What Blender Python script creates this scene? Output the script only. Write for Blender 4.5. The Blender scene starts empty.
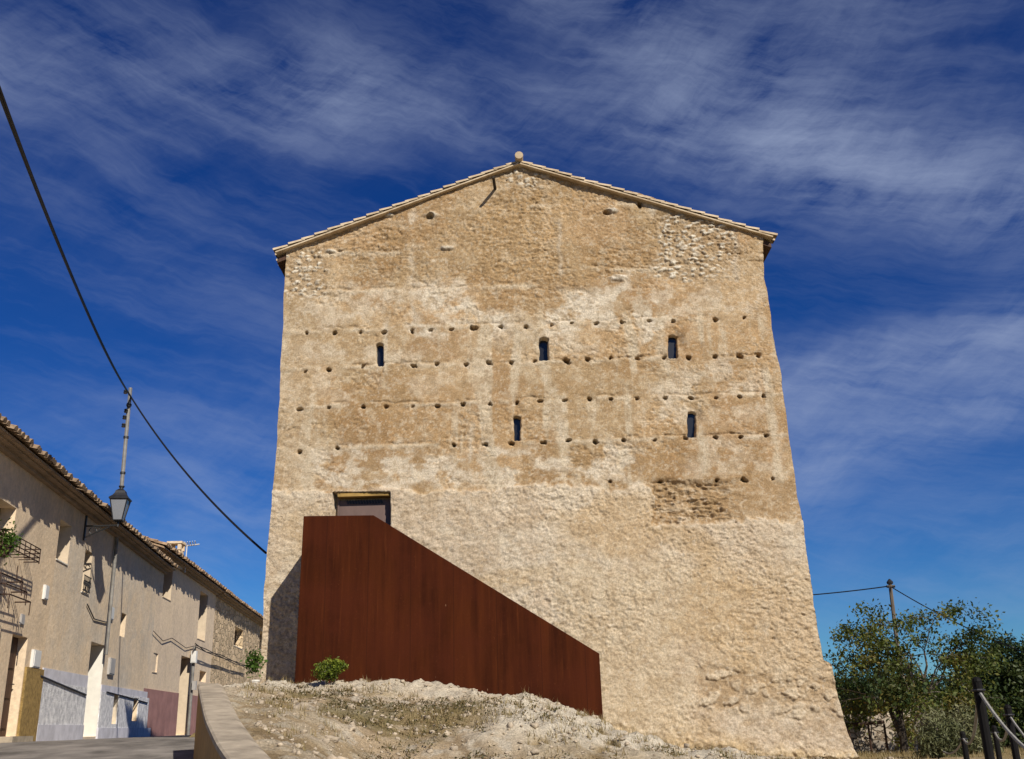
import bpy, math, random
import numpy as np
from mathutils import Matrix, Vector

# ------------------------------------------------------------------ camera, sky, sun, exposure
SC = bpy.context.scene
COL = SC.collection
F = 1000.0
TH = math.radians(19.0)
RO = math.radians(1.55)
EYE = np.array([0, 0, 1.6])
_r0 = np.array([1., 0, 0]); _u0 = np.array([0, -math.sin(TH), math.cos(TH)]); FW = np.array([0, math.cos(TH), math.sin(TH)])
RT = _r0 * math.cos(RO) - _u0 * math.sin(RO)
UP = _r0 * math.sin(RO) + _u0 * math.cos(RO)

def ray(px, py):
    return FW + RT * ((px - 512) / F) + UP * ((379.5 - py) / F)
def at(px, py, Y):
    d = ray(px, py); return EYE + d * (Y / d[1])
def at_z(px, py, z):
    d = ray(px, py); return EYE + d * ((z - EYE[2]) / d[2])
def to_pix(x, y, z):
    dx, dy, dz = x - EYE[0], y - EYE[1], z - EYE[2]
    w = dx * FW[0] + dy * FW[1] + dz * FW[2]
    return (512 + F * (dx * RT[0] + dy * RT[1] + dz * RT[2]) / w,
            379.5 - F * (dx * UP[0] + dy * UP[1] + dz * UP[2]) / w)

cam = bpy.data.cameras.new('camera')
cam.sensor_width = 36; cam.lens = F / 1024 * 36
cam.clip_start = 0.1; cam.clip_end = 6000
camo = bpy.data.objects.new('camera', cam); COL.objects.link(camo)
m = Matrix.Identity(4)
for i in range(3):
    m[i][0] = RT[i]; m[i][1] = UP[i]; m[i][2] = -FW[i]; m[i][3] = EYE[i]
camo.matrix_world = m
SC.camera = camo

SUN_AZ, SUN_EL = math.radians(31), math.radians(37)     # azimuth: to the right of straight behind the camera
SD = np.array([math.sin(SUN_AZ) * math.cos(SUN_EL), -math.cos(SUN_AZ) * math.cos(SUN_EL), math.sin(SUN_EL)])
sun = bpy.data.lights.new('sun', 'SUN'); sun.energy = 4.4; sun.angle = math.radians(0.5); sun.color = (1, .93, .81)
suno = bpy.data.objects.new('sun', sun); COL.objects.link(suno)
suno.rotation_euler = Vector(SD).to_track_quat('Z', 'Y').to_euler()

SC.view_settings.view_transform = 'Standard'
SC.view_settings.look = 'None'
SC.view_settings.gamma = 1
SC.view_settings.exposure = 0.30
SC.view_settings.use_curve_mapping = False

W = bpy.data.worlds.new('World'); SC.world = W; W.use_nodes = True
class NT:
    def __init__(s, tree): s.t = tree; s.n = tree.nodes; s.l = tree.links
    def new(s, typ, **kw):
        n = s.n.new(typ)
        for k, v in kw.items(): setattr(n, k, v)
        return n
    def link(s, a, b): s.l.new(a, b)
    def put(s, sock, v):
        if hasattr(v, 'is_linked') or hasattr(v, 'links'): s.l.new(v, sock)
        else: sock.default_value = v
    def math(s, op, a, b=None, c=None, clamp=False):
        n = s.new('ShaderNodeMath', operation=op); n.use_clamp = clamp
        s.put(n.inputs[0], a)
        if b is not None: s.put(n.inputs[1], b)
        if c is not None: s.put(n.inputs[2], c)
        return n.outputs[0]
    def noise(s, vec, scale, detail=4, rough=.55, dist=0.0):
        n = s.new('ShaderNodeTexNoise'); s.put(n.inputs['Vector'], vec)
        n.inputs['Scale'].default_value = scale; n.inputs['Detail'].default_value = detail
        n.inputs['Roughness'].default_value = rough; n.inputs['Distortion'].default_value = dist
        return n.outputs[0]
    def mapr(s, v, a, b, c=0., d=1.):
        n = s.new('ShaderNodeMapRange'); s.put(n.inputs[0], v)
        for i, q in enumerate((a, b, c, d)): n.inputs[i + 1].default_value = q
        return n.outputs[0]
    def mix(s, fac, a, b, mode='MIX'):
        n = s.new('ShaderNodeMix', data_type='RGBA', blend_type=mode)
        s.put(n.inputs[0], fac); s.put(n.inputs[6], a); s.put(n.inputs[7], b)
        return n.outputs[2]
    def xyz(s, x, y, z):
        n = s.new('ShaderNodeCombineXYZ')
        for i, q in enumerate((x, y, z)): s.put(n.inputs[i], q)
        return n.outputs[0]
def C3(r, g, b): return (r, g, b, 1)

def build_sky():
    t = NT(W.node_tree); t.n.clear()
    out = t.new('ShaderNodeOutputWorld'); bg = t.new('ShaderNodeBackground'); bg.inputs[1].default_value = 0.085
    sky = t.new('ShaderNodeTexSky', sky_type='NISHITA'); sky.sun_disc = False
    sky.sun_elevation = SUN_EL; sky.sun_rotation = math.pi - SUN_AZ
    sky.altitude = 800; sky.air_density = 1.0; sky.dust_density = 0.25; sky.ozone_density = 3.0
    tc = t.new('ShaderNodeTexCoord'); sp = t.new('ShaderNodeSeparateXYZ'); t.link(tc.outputs['Generated'], sp.inputs[0])
    x, y, z = sp.outputs
    az = t.math('ARCTAN2', x, y); el = t.math('ARCSINE', z)
    def ae(px, py):
        d = ray(px, py); d = d / np.linalg.norm(d); return math.atan2(d[0], d[1]), math.asin(d[2])
    # warp so the bands are ragged
    v0 = t.xyz(az, el, 0.0)
    wob = t.math('MULTIPLY', t.math('SUBTRACT', t.noise(v0, 4.0, 5, .6), .5), .075)
    elw = t.math('ADD', el, wob)
    azw = t.math('ADD', az, t.math('MULTIPLY', t.math('SUBTRACT', t.noise(t.xyz(el, az, 3.0), 5.0, 4, .6), .5), .08))
    bands = [((-200, -10), (330, 95), 44, .50), ((330, 92), (660, 128), 38, .42), ((560, -20), (800, 150), 55, .40),
             ((700, 60), (1000, -60), 50, .30), ((800, 150), (1200, 225), 32, .85), ((770, 110), (1200, 140), 60, .22),
             ((770, 415), (1200, 265), 24, .72), ((780, 478), (1200, 325), 24, .72), ((800, 372), (1000, 315), 18, .40), ((860, 560), (1200, 560), 60, .22),
             ((60, 505), (330, 470), 60, .34), ((60, 170), (260, 300), 60, .17), ((-200, 460), (200, 440), 50, .12)]
    dens = None
    for (p, q, w, amp) in bands:
        a0, e0 = ae(*p); a1, e1 = ae(*q); L = math.hypot(a1 - a0, e1 - e0); ux, uy = (a1 - a0) / L, (e1 - e0) / L
        w = w / F
        du = t.math('SUBTRACT', azw, a0); dv = t.math('SUBTRACT', elw, e0)
        s = t.math('ADD', t.math('MULTIPLY', du, ux), t.math('MULTIPLY', dv, uy))
        n = t.math('ADD', t.math('MULTIPLY', du, -uy), t.math('MULTIPLY', dv, ux))
        sc = t.math('MINIMUM', t.math('MAXIMUM', s, 0.0), L)
        ds = t.math('MULTIPLY', t.math('SUBTRACT', s, sc), .7)
        d2 = t.math('ADD', t.math('MULTIPLY', ds, ds), t.math('MULTIPLY', n, n))
        g = t.math('MULTIPLY', t.math('EXPONENT', t.math('MULTIPLY', d2, -1.0 / (w * w * 1.6))), amp)
        dens = g if dens is None else t.math('ADD', dens, g)
    # wispy fibres: noise stretched along two directions
    def fib(ang, sx, sy, seed, det=10, ro=.66, dist=.15):
        ca, sa = math.cos(ang), math.sin(ang)
        u = t.math('ADD', t.math('MULTIPLY', azw, ca), t.math('MULTIPLY', elw, sa))
        v = t.math('ADD', t.math('MULTIPLY', azw, -sa), t.math('MULTIPLY', elw, ca))
        return t.noise(t.xyz(t.math('MULTIPLY', u, sx), t.math('MULTIPLY', v, sy), seed), 1.0, det, ro, dist)
    f1 = fib(-.22, 4, 26, 1.7); f2 = fib(.55, 5, 30, 9.1); f3 = t.noise(t.xyz(az, t.math('MULTIPLY', el, 1.6), 4.0), 7, 9, .62, .3)
    fm = t.math('ADD', t.math('ADD', t.math('MULTIPLY', f1, .42), t.math('MULTIPLY', f2, .26)), t.math('MULTIPLY', f3, .34))
    wis = t.mapr(fm, .40, .70)
    veil = t.math('MULTIPLY', t.mapr(f1, .46, .85), .14)
    cl = t.math('ADD', t.math('MULTIPLY', dens, t.math('ADD', t.math('MULTIPLY', wis, 1.0), .06)), veil)
    cl = t.math('MULTIPLY', t.math('SUBTRACT', 1.0, t.math('EXPONENT', t.math('MULTIPLY', cl, -1.05))), .92)
    hs = t.new('ShaderNodeHueSaturation'); t.link(sky.outputs[0], hs.inputs['Color'])
    hs.inputs['Hue'].default_value = .515; hs.inputs['Saturation'].default_value = 1.28; hs.inputs['Value'].default_value = .69
    base = hs.outputs[0]
    # deeper blue straight above, as in the photograph's sky
    base = t.mix(1.0, base, t.mix(t.mapr(el, .0, .75), C3(.36, .73, 1.04), C3(.11, .50, .83)), 'MULTIPLY')
    col = t.mix(cl, base, C3(3.7, 4.4, 6.1))
    t.link(col, bg.inputs[0]); t.link(bg.outputs[0], out.inputs[0])
build_sky()

# ------------------------------------------------------------------ helpers
RNG = np.random.default_rng(7)
random.seed(7)
_tab = RNG.random((512, 512))
def vnoise(x, y, seed=0):
    x = np.asarray(x, float) + seed * 37.17; y = np.asarray(y, float) + seed * 91.73
    xi = np.floor(x).astype(int); yi = np.floor(y).astype(int); fx = x - xi; fy = y - yi
    fx = fx * fx * fx * (fx * (fx * 6 - 15) + 10); fy = fy * fy * fy * (fy * (fy * 6 - 15) + 10)
    a = _tab[xi % 512, yi % 512]; b = _tab[(xi + 1) % 512, yi % 512]; c = _tab[xi % 512, (yi + 1) % 512]; d = _tab[(xi + 1) % 512, (yi + 1) % 512]
    return (a * (1 - fx) + b * fx) * (1 - fy) + (c * (1 - fx) + d * fx) * fy
def fbm(x, y, oct=4, seed=0, gain=.5, lac=2.03):
    s = 0; a = 1; t = 0
    for i in range(oct):
        s = s + a * vnoise(x, y, seed + i * 5); t += a; a *= gain
        x, y = (x * .8 - y * .6) * lac, (x * .6 + y * .8) * lac
    return s / t
def ridged(x, y, oct=4, seed=0, gain=.5):
    s = 0; a = 1; t = 0
    for i in range(oct):
        s = s + a * (1 - np.abs(2 * vnoise(x, y, seed + i * 5) - 1)); t += a; a *= gain
        x, y = (x * .8 - y * .6) * 2.1, (x * .6 + y * .8) * 2.1
    return s / t
def worley(x, y, seed=0, jit=.8):
    xi = np.floor(x).astype(int); yi = np.floor(y).astype(int)
    f1 = np.full(np.shape(x), 9.); f2 = np.full(np.shape(x), 9.); cid = np.zeros(np.shape(x))
    for dx in (-1, 0, 1):
        for dy in (-1, 0, 1):
            cx = xi + dx; cy = yi + dy
            jx = _tab[(cx + seed * 13) % 512, (cy + 7) % 512]; jy = _tab[(cx + 101) % 512, (cy + seed * 29) % 512]
            d = np.hypot(cx + .5 + (jx - .5) * jit - x, cy + .5 + (jy - .5) * jit - y)
            idv = _tab[(cx + 211) % 512, (cy + 307) % 512]
            n1 = d < f1
            f2 = np.where(n1, f1, np.minimum(f2, d)); cid = np.where(n1, idv, cid); f1 = np.where(n1, d, f1)
    return f1, f2, cid
def sst(a, b, x):
    t = np.clip((x - a) / (b - a), 0, 1); return t * t * (3 - 2 * t)

class MB:
    def __init__(s): s.v = []; s.f = []
    def add(s, vs, fs):
        o = len(s.v); s.v.extend([tuple(map(float, p)) for p in vs]); s.f.extend([tuple(i + o for i in q) for q in fs]); return o
    def box(s, c, ax, ay, az):
        """box from centre and three half-vectors"""
        c = np.array(c, float); ax, ay, az = map(lambda q: np.array(q, float), (ax, ay, az))
        vs = [c + i * ax + j * ay + k * az for k in (-1, 1) for j in (-1, 1) for i in (-1, 1)]
        s.add(vs, [(0, 2, 3, 1), (4, 5, 7, 6), (0, 1, 5, 4), (2, 6, 7, 3), (0, 4, 6, 2), (1, 3, 7, 5)])
    def abox(s, x0, x1, y0, y1, z0, z1):
        s.box(((x0 + x1) / 2, (y0 + y1) / 2, (z0 + z1) / 2), ((x1 - x0) / 2, 0, 0), (0, (y1 - y0) / 2, 0), (0, 0, (z1 - z0) / 2))
    def tube(s, pts, rad, n=6, cap=True):
        pts = [np.array(p, float) for p in pts]
        if not hasattr(rad, '__len__'): rad = [rad] * len(pts)
        o = len(s.v); ref = None
        for i, p in enumerate(pts):
            d = pts[min(i + 1, len(pts) - 1)] - pts[max(i - 1, 0)]; d = d / (np.linalg.norm(d) + 1e-9)
            if ref is None:
                ref = np.array([0, 0, 1.]) if abs(d[2]) < .9 else np.array([1., 0, 0])
            a = np.cross(d, ref); a /= np.linalg.norm(a) + 1e-9; b = np.cross(d, a); ref = -b if False else ref
            for k in range(n):
                t = 2 * math.pi * k / n
                s.v.append(tuple(p + rad[i] * (math.cos(t) * a + math.sin(t) * b)))
        for i in range(len(pts) - 1):
            for k in range(n):
                s.f.append((o + i * n + k, o + i * n + (k + 1) % n, o + (i + 1) * n + (k + 1) % n, o + (i + 1) * n + k))
        if cap:
            s.f.append(tuple(o + k for k in range(n))[::-1]); e = o + (len(pts) - 1) * n; s.f.append(tuple(e + k for k in range(n)))
    def lathe(s, c, prof, n=12):
        c = np.array(c, float); o = len(s.v)
        for r, z in prof:
            for k in range(n):
                t = 2 * math.pi * k / n; s.v.append((c[0] + r * math.cos(t), c[1] + r * math.sin(t), c[2] + z))
        for i in range(len(prof) - 1):
            for k in range(n):
                s.f.append((o + i * n + k, o + i * n + (k + 1) % n, o + (i + 1) * n + (k + 1) % n, o + (i + 1) * n + k))
    def build(s, name, mat, parent=None, smooth=False):
        me = bpy.data.meshes.new(name); me.from_pydata(s.v, [], s.f); me.update()
        return link(name, me, mat, parent, smooth)
def link(name, me, mat, parent=None, smooth=False):
    if mat:
        for mm in (mat if isinstance(mat, (list, tuple)) else [mat]): me.materials.append(mm)
    if smooth: me.shade_smooth()
    o = bpy.data.objects.new(name, me); COL.objects.link(o)
    if parent:
        o.parent = parent
        pw = Matrix.Translation(parent_loc(parent)); o.matrix_parent_inverse = pw.inverted()
    return o
def parent_loc(p):
    v = Vector((0, 0, 0))
    while p: v = v + p.location; p = p.parent if False else None
    return v
def np_mesh(name, V, Q, mat, parent=None, smooth=True, attrs=None):
    me = bpy.data.meshes.new(name); nv = len(V); k = Q.shape[1]
    me.vertices.add(nv); me.vertices.foreach_set('co', np.ascontiguousarray(V, np.float32).ravel())
    me.loops.add(len(Q) * k); me.loops.foreach_set('vertex_index', np.ascontiguousarray(Q, np.int32).ravel())
    me.polygons.add(len(Q)); me.polygons.foreach_set('loop_start', np.arange(len(Q), dtype=np.int32) * k)
    me.update(calc_edges=True)
    for an, arr in (attrs or {}).items():
        if arr.ndim == 1:
            a = me.attributes.new(an, 'FLOAT', 'POINT'); a.data.foreach_set('value', arr.astype(np.float32))
        else:
            a = me.attributes.new(an, 'FLOAT_COLOR', 'POINT')
            a.data.foreach_set('color', np.concatenate([arr, np.ones((len(arr), 1))], 1).astype(np.float32).ravel())
    me.validate()
    return link(name, me, mat, parent, smooth)
def gridq(nu, nv):
    i = np.arange(nu * nv).reshape(nv, nu)
    return np.stack([i[:-1, :-1], i[:-1, 1:], i[1:, 1:], i[1:, :-1]], -1).reshape(-1, 4)
def thing(name, label, cat, loc, group=None):
    o = bpy.data.objects.new(name, None); COL.objects.link(o); o.location = tuple(map(float, loc)); o.empty_display_size = .2
    return tag(o, label, cat, group)
def tag(o, label=None, cat=None, group=None, kind=None):
    if label: o['label'] = label
    if cat: o['category'] = cat
    if group: o['group'] = group
    if kind: o['kind'] = kind
    return o

# ------------------------------------------------------------------ materials
def mat(name, col, rough=.9, var=.25, scale=4, bump=.0, bscale=20, spec=.25, metal=0.0, col2=None, stretch=None, dist=.01, detail=6):
    mm = bpy.data.materials.new(name); mm.use_nodes = True; t = NT(mm.node_tree)
    b = t.n['Principled BSDF']; b.inputs['Roughness'].default_value = rough; b.inputs['Specular IOR Level'].default_value = spec; b.inputs['Metallic'].default_value = metal
    tc = t.new('ShaderNodeTexCoord'); vec = tc.outputs['Object']
    if stretch:
        mp = t.new('ShaderNodeMapping'); mp.inputs['Scale'].default_value = stretch; t.link(vec, mp.inputs[0]); vec = mp.outputs[0]
    n = t.noise(vec, scale, detail, .6)
    c2 = col2 or tuple(q * (1 - var) for q in col)
    hi = tuple(min(1, q * (1 + var * .5)) for q in col)
    c = t.mix(t.mapr(n, .32, .68), C3(*c2), C3(*hi))
    t.link(c, b.inputs['Base Color'])
    if bump:
        bp = t.new('ShaderNodeBump'); bp.inputs['Strength'].default_value = bump; bp.inputs['Distance'].default_value = dist
        t.link(t.noise(tc.outputs['Object'], bscale, 6, .65), bp.inputs['Height']); t.link(bp.outputs[0], b.inputs['Normal'])
    return mm

def mat_attr(name, rough=.95, fine=30, bump=.5, bdist=.012, lo=.72, hi=1.18, big=0):
    mm = bpy.data.materials.new(name); mm.use_nodes = True; t = NT(mm.node_tree)
    b = t.n['Principled BSDF']; b.inputs['Roughness'].default_value = rough; b.inputs['Specular IOR Level'].default_value = .12
    tc = t.new('ShaderNodeTexCoord'); at_ = t.new('ShaderNodeAttribute', attribute_name='col')
    n = t.noise(tc.outputs['Object'], fine, 6, .7); n2 = t.noise(tc.outputs['Object'], fine * .22, 5, .6)
    k = t.math('MULTIPLY', t.mapr(n, .3, .7, lo, hi), t.mapr(n2, .3, .7, .9, 1.08))
    c = t.mix(1.0, at_.outputs['Color'], t.xyz(k, k, k), 'MULTIPLY'); t.link(c, b.inputs['Base Color'])
    bp = t.new('ShaderNodeBump'); bp.inputs['Strength'].default_value = bump; bp.inputs['Distance'].default_value = bdist
    t.link(t.noise(tc.outputs['Object'], fine * 1.3, 8, .7), bp.inputs['Height']); t.link(bp.outputs[0], b.inputs['Normal'])
    return mm

def mat_corten():
    mm = bpy.data.materials.new('corten steel'); mm.use_nodes = True; t = NT(mm.node_tree)
    b = t.n['Principled BSDF']; b.inputs['Roughness'].default_value = .85; b.inputs['Specular IOR Level'].default_value = .06
    tc = t.new('ShaderNodeTexCoord'); o = tc.outputs['Object']
    sp = t.new('ShaderNodeSeparateXYZ'); t.link(o, sp.inputs[0]); x, y, z = sp.outputs
    n1 = t.noise(t.xyz(t.math('MULTIPLY', x, 3.0), y, t.math('MULTIPLY', z, .22)), 1.6, 7, .62)
    n2 = t.noise(o, 26, 6, .7); n3 = t.noise(o, 1.1, 4, .6)
    n4 = t.noise(t.xyz(t.math('MULTIPLY', x, 9.0), y, t.math('MULTIPLY', z, .35)), 2.0, 5, .6)
    c = t.mix(t.mapr(n1, .34, .66), C3(.030, .0070, .0025), C3(.068, .0165, .0046))
    c = t.mix(t.mapr(n3, .42, .64, 0, .6), c, C3(.060, .0135, .0055))
    c = t.mix(t.mapr(n4, .6, .78, 0, .55), c, C3(.115, .031, .0085))
    c = t.mix(t.mapr(n2, .60, .80, 0, .45), c, C3(.15, .045, .018))
    # rarer runs of water marks where the sheets are welded
    fr = t.math('ABSOLUTE', t.math('SUBTRACT', t.math('FRACT', t.math('MULTIPLY', x, 1 / .78)), .5))
    c = t.mix(t.mapr(fr, .0, .014, .6, 0), c, C3(.022, .0065, .0035))
    # heavier orange bloom towards the foot, pale scratches and spatter
    c = t.mix(t.math('MULTIPLY', t.mapr(z, .9, -1.2), t.mapr(n3, .38, .62, .1, .75)), c, C3(.125, .036, .010))
    vs = t.new('ShaderNodeTexVoronoi', feature='F1'); vs.inputs['Scale'].default_value = 1.7; t.link(t.xyz(t.math('MULTIPLY', x, 2.2), y, t.math('MULTIPLY', z, .8)), vs.inputs['Vector'])
    c = t.mix(t.mapr(vs.outputs['Distance'], .035, .02, 0, .55), c, C3(.30, .17, .10))
    t.link(c, b.inputs['Base Color'])
    bp = t.new('ShaderNodeBump'); bp.inputs['Strength'].default_value = .35; bp.inputs['Distance'].default_value = .004
    t.link(n2, bp.inputs['Height']); t.link(bp.outputs[0], b.inputs['Normal'])
    return mm

def mat_leaf(name, cols, trans=.3):
    mm = bpy.data.materials.new(name); mm.use_nodes = True; t = NT(mm.node_tree); t.n.clear()
    out = t.new('ShaderNodeOutputMaterial'); a = t.new('ShaderNodeAttribute', attribute_name='lv')
    rp = t.new('ShaderNodeValToRGB'); cr = rp.color_ramp
    while len(cr.elements) < len(cols): cr.elements.new(.5)
    for i, c in enumerate(cols): cr.elements[i].position = i / (len(cols) - 1); cr.elements[i].color = C3(*c)
    t.link(a.outputs['Fac'], rp.inputs[0])
    d = t.new('ShaderNodeBsdfPrincipled'); d.inputs['Roughness'].default_value = .55; d.inputs['Specular IOR Level'].default_value = .3
    t.link(rp.outputs[0], d.inputs['Base Color'])
    tr = t.new('ShaderNodeBsdfTranslucent'); t.link(rp.outputs[0], tr.inputs[0])
    mx = t.new('ShaderNodeMixShader'); mx.inputs[0].default_value = trans
    t.link(d.outputs[0], mx.inputs[1]); t.link(tr.outputs[0], mx.inputs[2]); t.link(mx.outputs[0], out.inputs[0])
    return mm
def mat_glass(name, col=(.02, .025, .03), rough=.08):
    mm = bpy.data.materials.new(name); mm.use_nodes = True; b = mm.node_tree.nodes['Principled BSDF']
    b.inputs['Base Color'].default_value = C3(*col); b.inputs['Roughness'].default_value = rough; b.inputs['Specular IOR Level'].default_value = .6
    return mm

def mat_stucco(name, base, grey, rough=.95, stain=.5, bump=.5):
    """sun-bleached render: beige with greyer and browner weathered patches and faint vertical runs"""
    mm = bpy.data.materials.new(name); mm.use_nodes = True; t = NT(mm.node_tree)
    b = t.n['Principled BSDF']; b.inputs['Roughness'].default_value = rough; b.inputs['Specular IOR Level'].default_value = .12
    tc = t.new('ShaderNodeTexCoord'); o = tc.outputs['Object']
    sp = t.new('ShaderNodeSeparateXYZ'); t.link(o, sp.inputs[0]); x, y, z = sp.outputs
    run = t.noise(t.xyz(t.math('MULTIPLY', x, 1.3), t.math('MULTIPLY', y, 1.3), t.math('MULTIPLY', z, .55)), 1.0, 7, .65)
    pat = t.noise(o, .55, 5, .62); fine = t.noise(o, 9, 6, .7)
    c = t.mix(t.mapr(pat, .40, .62, 0, stain), C3(*base), C3(*grey))
    c = t.mix(t.mapr(run, .5, .72, 0, stain * .8), c, C3(*[q * .72 for q in grey]))
    c = t.mix(t.mapr(run, .46, .28, 0, .35), c, C3(*[min(1, q * 1.25) for q in base]))
    k = t.mapr(fine, .3, .7, .80, 1.12); c = t.mix(1.0, c, t.xyz(k, k, k), 'MULTIPLY')
    pt = t.noise(o, 1.7, 7, .68, .4); c = t.mix(t.mapr(pt, .56, .60, 0, stain * .55), c, C3(*[q * .80 for q in grey])); c = t.mix(t.mapr(pt, .40, .36, 0, stain * .5), c, C3(*[min(1, q * 1.18) for q in base]))
    t.link(c, b.inputs['Base Color'])
    bp = t.new('ShaderNodeBump'); bp.inputs['Strength'].default_value = bump; bp.inputs['Distance'].default_value = .025
    t.link(t.math('ADD', t.noise(o, 14, 7, .65), t.noise(o, 2.5, 3, .5)), bp.inputs['Height']); t.link(bp.outputs[0], b.inputs['Normal'])
    return mm
def mat_rubble(name, stone, mortar, scale=3.2, bump=1.0):
    mm = bpy.data.materials.new(name); mm.use_nodes = True; t = NT(mm.node_tree)
    b = t.n['Principled BSDF']; b.inputs['Roughness'].default_value = .95; b.inputs['Specular IOR Level'].default_value = .12
    tc = t.new('ShaderNodeTexCoord'); mp = t.new('ShaderNodeMapping'); mp.inputs['Scale'].default_value = (1, 1, 1.6); t.link(tc.outputs['Object'], mp.inputs[0])
    wv = t.new('ShaderNodeMix', data_type='RGBA', blend_type='ADD'); wv.inputs[0].default_value = .18
    nn = t.new('ShaderNodeTexNoise'); nn.inputs['Scale'].default_value = 4; t.link(mp.outputs[0], nn.inputs['Vector']); t.link(mp.outputs[0], wv.inputs[6]); t.link(nn.outputs[1], wv.inputs[7])
    vo = t.new('ShaderNodeTexVoronoi', feature='F1'); vo.inputs['Scale'].default_value = scale; t.link(wv.outputs[2], vo.inputs['Vector'])
    ve = t.new('ShaderNodeTexVoronoi', feature='DISTANCE_TO_EDGE'); ve.inputs['Scale'].default_value = scale; t.link(wv.outputs[2], ve.inputs['Vector'])
    sp = t.new('ShaderNodeSeparateColor'); t.link(vo.outputs['Color'], sp.inputs[0])
    c = t.mix(t.mapr(sp.outputs[0], 0, 1, .0, 1.0), C3(*[q * .6 for q in stone]), C3(*[min(1, q * 1.25) for q in stone]))
    e = t.mapr(ve.outputs[0], .02, .10); c = t.mix(e, C3(*mortar), c)
    k = t.mapr(t.noise(tc.outputs['Object'], 18, 5, .7), .3, .7, .8, 1.12); c = t.mix(1.0, c, t.xyz(k, k, k), 'MULTIPLY')
    t.link(c, b.inputs['Base Color'])
    bp = t.new('ShaderNodeBump'); bp.inputs['Strength'].default_value = bump; bp.inputs['Distance'].default_value = .05
    t.link(t.math('ADD', e, t.math('MULTIPLY', t.noise(tc.outputs['Object'], 15, 5, .6), .5)), bp.inputs['Height']); t.link(bp.outputs[0], b.inputs['Normal'])
    return mm

M = {}
M['tower'] = mat_attr('rammed earth and lime plaster', fine=34, bump=.95, bdist=.018, lo=.64, hi=1.22)
M['ground'] = mat_attr('limestone ground', fine=38, bump=1.0, bdist=.03, lo=.46, hi=1.28)
M['corten'] = mat_corten()
M['tile'] = mat('clay roof tile', (.36, .25, .155), .92, .45, 6, .4, 40, col2=(.17, .105, .062))
M['tile_old'] = mat('weathered clay roof tile', (.33, .235, .15), .92, .5, 7, .5, 40, col2=(.12, .08, .05))
M['cornice'] = mat('painted cornice', (.34, .25, .17), .9, .3, 3, .3, 30)
M['stucco'] = mat_stucco('beige render', (.78, .60, .405), (.68, .55, .40), stain=.55)
M['stucco_grey'] = mat_stucco('weathered beige render', (.76, .60, .42), (.66, .58, .475), stain=.8)
M['stucco_pale'] = mat_stucco('pale beige render', (.78, .62, .44), (.68, .55, .42), stain=.5)
M['rubble'] = mat_rubble('rubble stone house wall', (.70, .53, .34), (.52, .41, .27), 2.6)
M['gardenwall'] = mat_rubble('dry garden wall', (.40, .34, .27), (.22, .17, .12), 3.4)
M['dado_blue'] = mat('rough blue grey dado render', (.76, .75, .75), .95, .42, 7, .9, 26, dist=.04, col2=(.45, .45, .48))
M['dado_blue_plain'] = mat('smooth lavender plinth', (.60, .59, .645), .92, .22, 3, .3, 30)
M['dado_pink'] = mat('dusty pink plinth', (.36, .19, .17), .92, .22, 2.5, .3, 30)
M['pier'] = mat('mustard stone cladding', (.36, .24, .085), .95, .4, 12, 1.0, 30, dist=.03)
M['white'] = mat('white paint', (.74, .71, .64), .8, .1, 5, .15, 40)
M['jamb'] = mat('pale jamb paint', (.60, .49, .36), .9, .12, 5, .2, 40)
M['wood'] = mat('dark brown wood', (.085, .045, .028), .7, .4, 3, .3, 20, stretch=(8, 8, .6))
M['lintelwood'] = mat('yellow pine lintel', (.34, .215, .065), .8, .35, 6, .2, 30)
M['dark'] = mat('black iron', (.018, .018, .02), .5, .3, 10, .1, 40, spec=.5)
M['rustiron'] = mat('brown iron', (.055, .03, .02), .7, .4, 12, .2, 40)
M['glass'] = mat_glass('window glass')
M['slitglass'] = mat_glass('slit glass', (.008, .009, .012), .25)
M['lampglass'] = mat('frosted lamp glass', (.22, .23, .25), .3, .06, 4, spec=.5)
M['interior'] = mat('dark interior', (.02, .016, .013), .95, .3, 3)
M['doorsteel'] = mat('brown steel door', (.15, .098, .082), .55, .25, 3, .1, 30, spec=.4, stretch=(1, 1, .3))
M['boxwhite'] = mat('white plastic', (.66, .65, .62), .5, .06, 5, spec=.4)
M['boxgrey'] = mat('grey plastic', (.40, .38, .36), .6, .1, 5, spec=.4)
M['pole'] = mat('galvanised pole', (.22, .21, .195), .6, .35, 5, .2, 30, spec=.4)
M['polewood'] = mat('weathered timber pole', (.15, .12, .095), .9, .4, 4, .4, 30, stretch=(6, 6, .5))
M['cable'] = mat('black cable', (.012, .012, .013), .6, .2, 10)
M['rope'] = mat('grey rope', (.27, .26, .235), .9, .3, 40, .5, 80)
M['post'] = mat('black steel post', (.008, .007, .007), .7, .3, 10, .1, 40, spec=.15)
M['asphalt'] = mat('worn street asphalt', (.22, .20, .18), .95, .55, 1.6, 1.0, 60, dist=.012, detail=9)
M['ochre'] = mat_stucco('ochre street wall', (.44, .27, .105), (.36, .24, .12), stain=.5)
M['coping'] = mat('concrete coping', (.40, .335, .25), .95, .4, 3.5, .7, 40, detail=9)
M['bark'] = mat('grey bark', (.24, .205, .165), .95, .4, 9, .8, 30, dist=.02)
M['barkdark'] = mat('dark bark', (.045, .036, .028), .95, .4, 9, .8, 30, dist=.02)
M['stone'] = mat('loose limestone', (.47, .385, .28), .95, .4, 7, .8, 26, dist=.02)
M['terracotta'] = mat('terracotta', (.30, .12, .06), .9, .3, 6, .2, 30)
M['weed'] = mat_leaf('dull weed', [(.05, .055, .016), (.11, .09, .03), (.17, .12, .05), (.21, .13, .06)], .25)
M['straw'] = mat_leaf('dry grass', [(.26, .19, .085), (.36, .28, .14), (.17, .14, .05)], .25)
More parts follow.
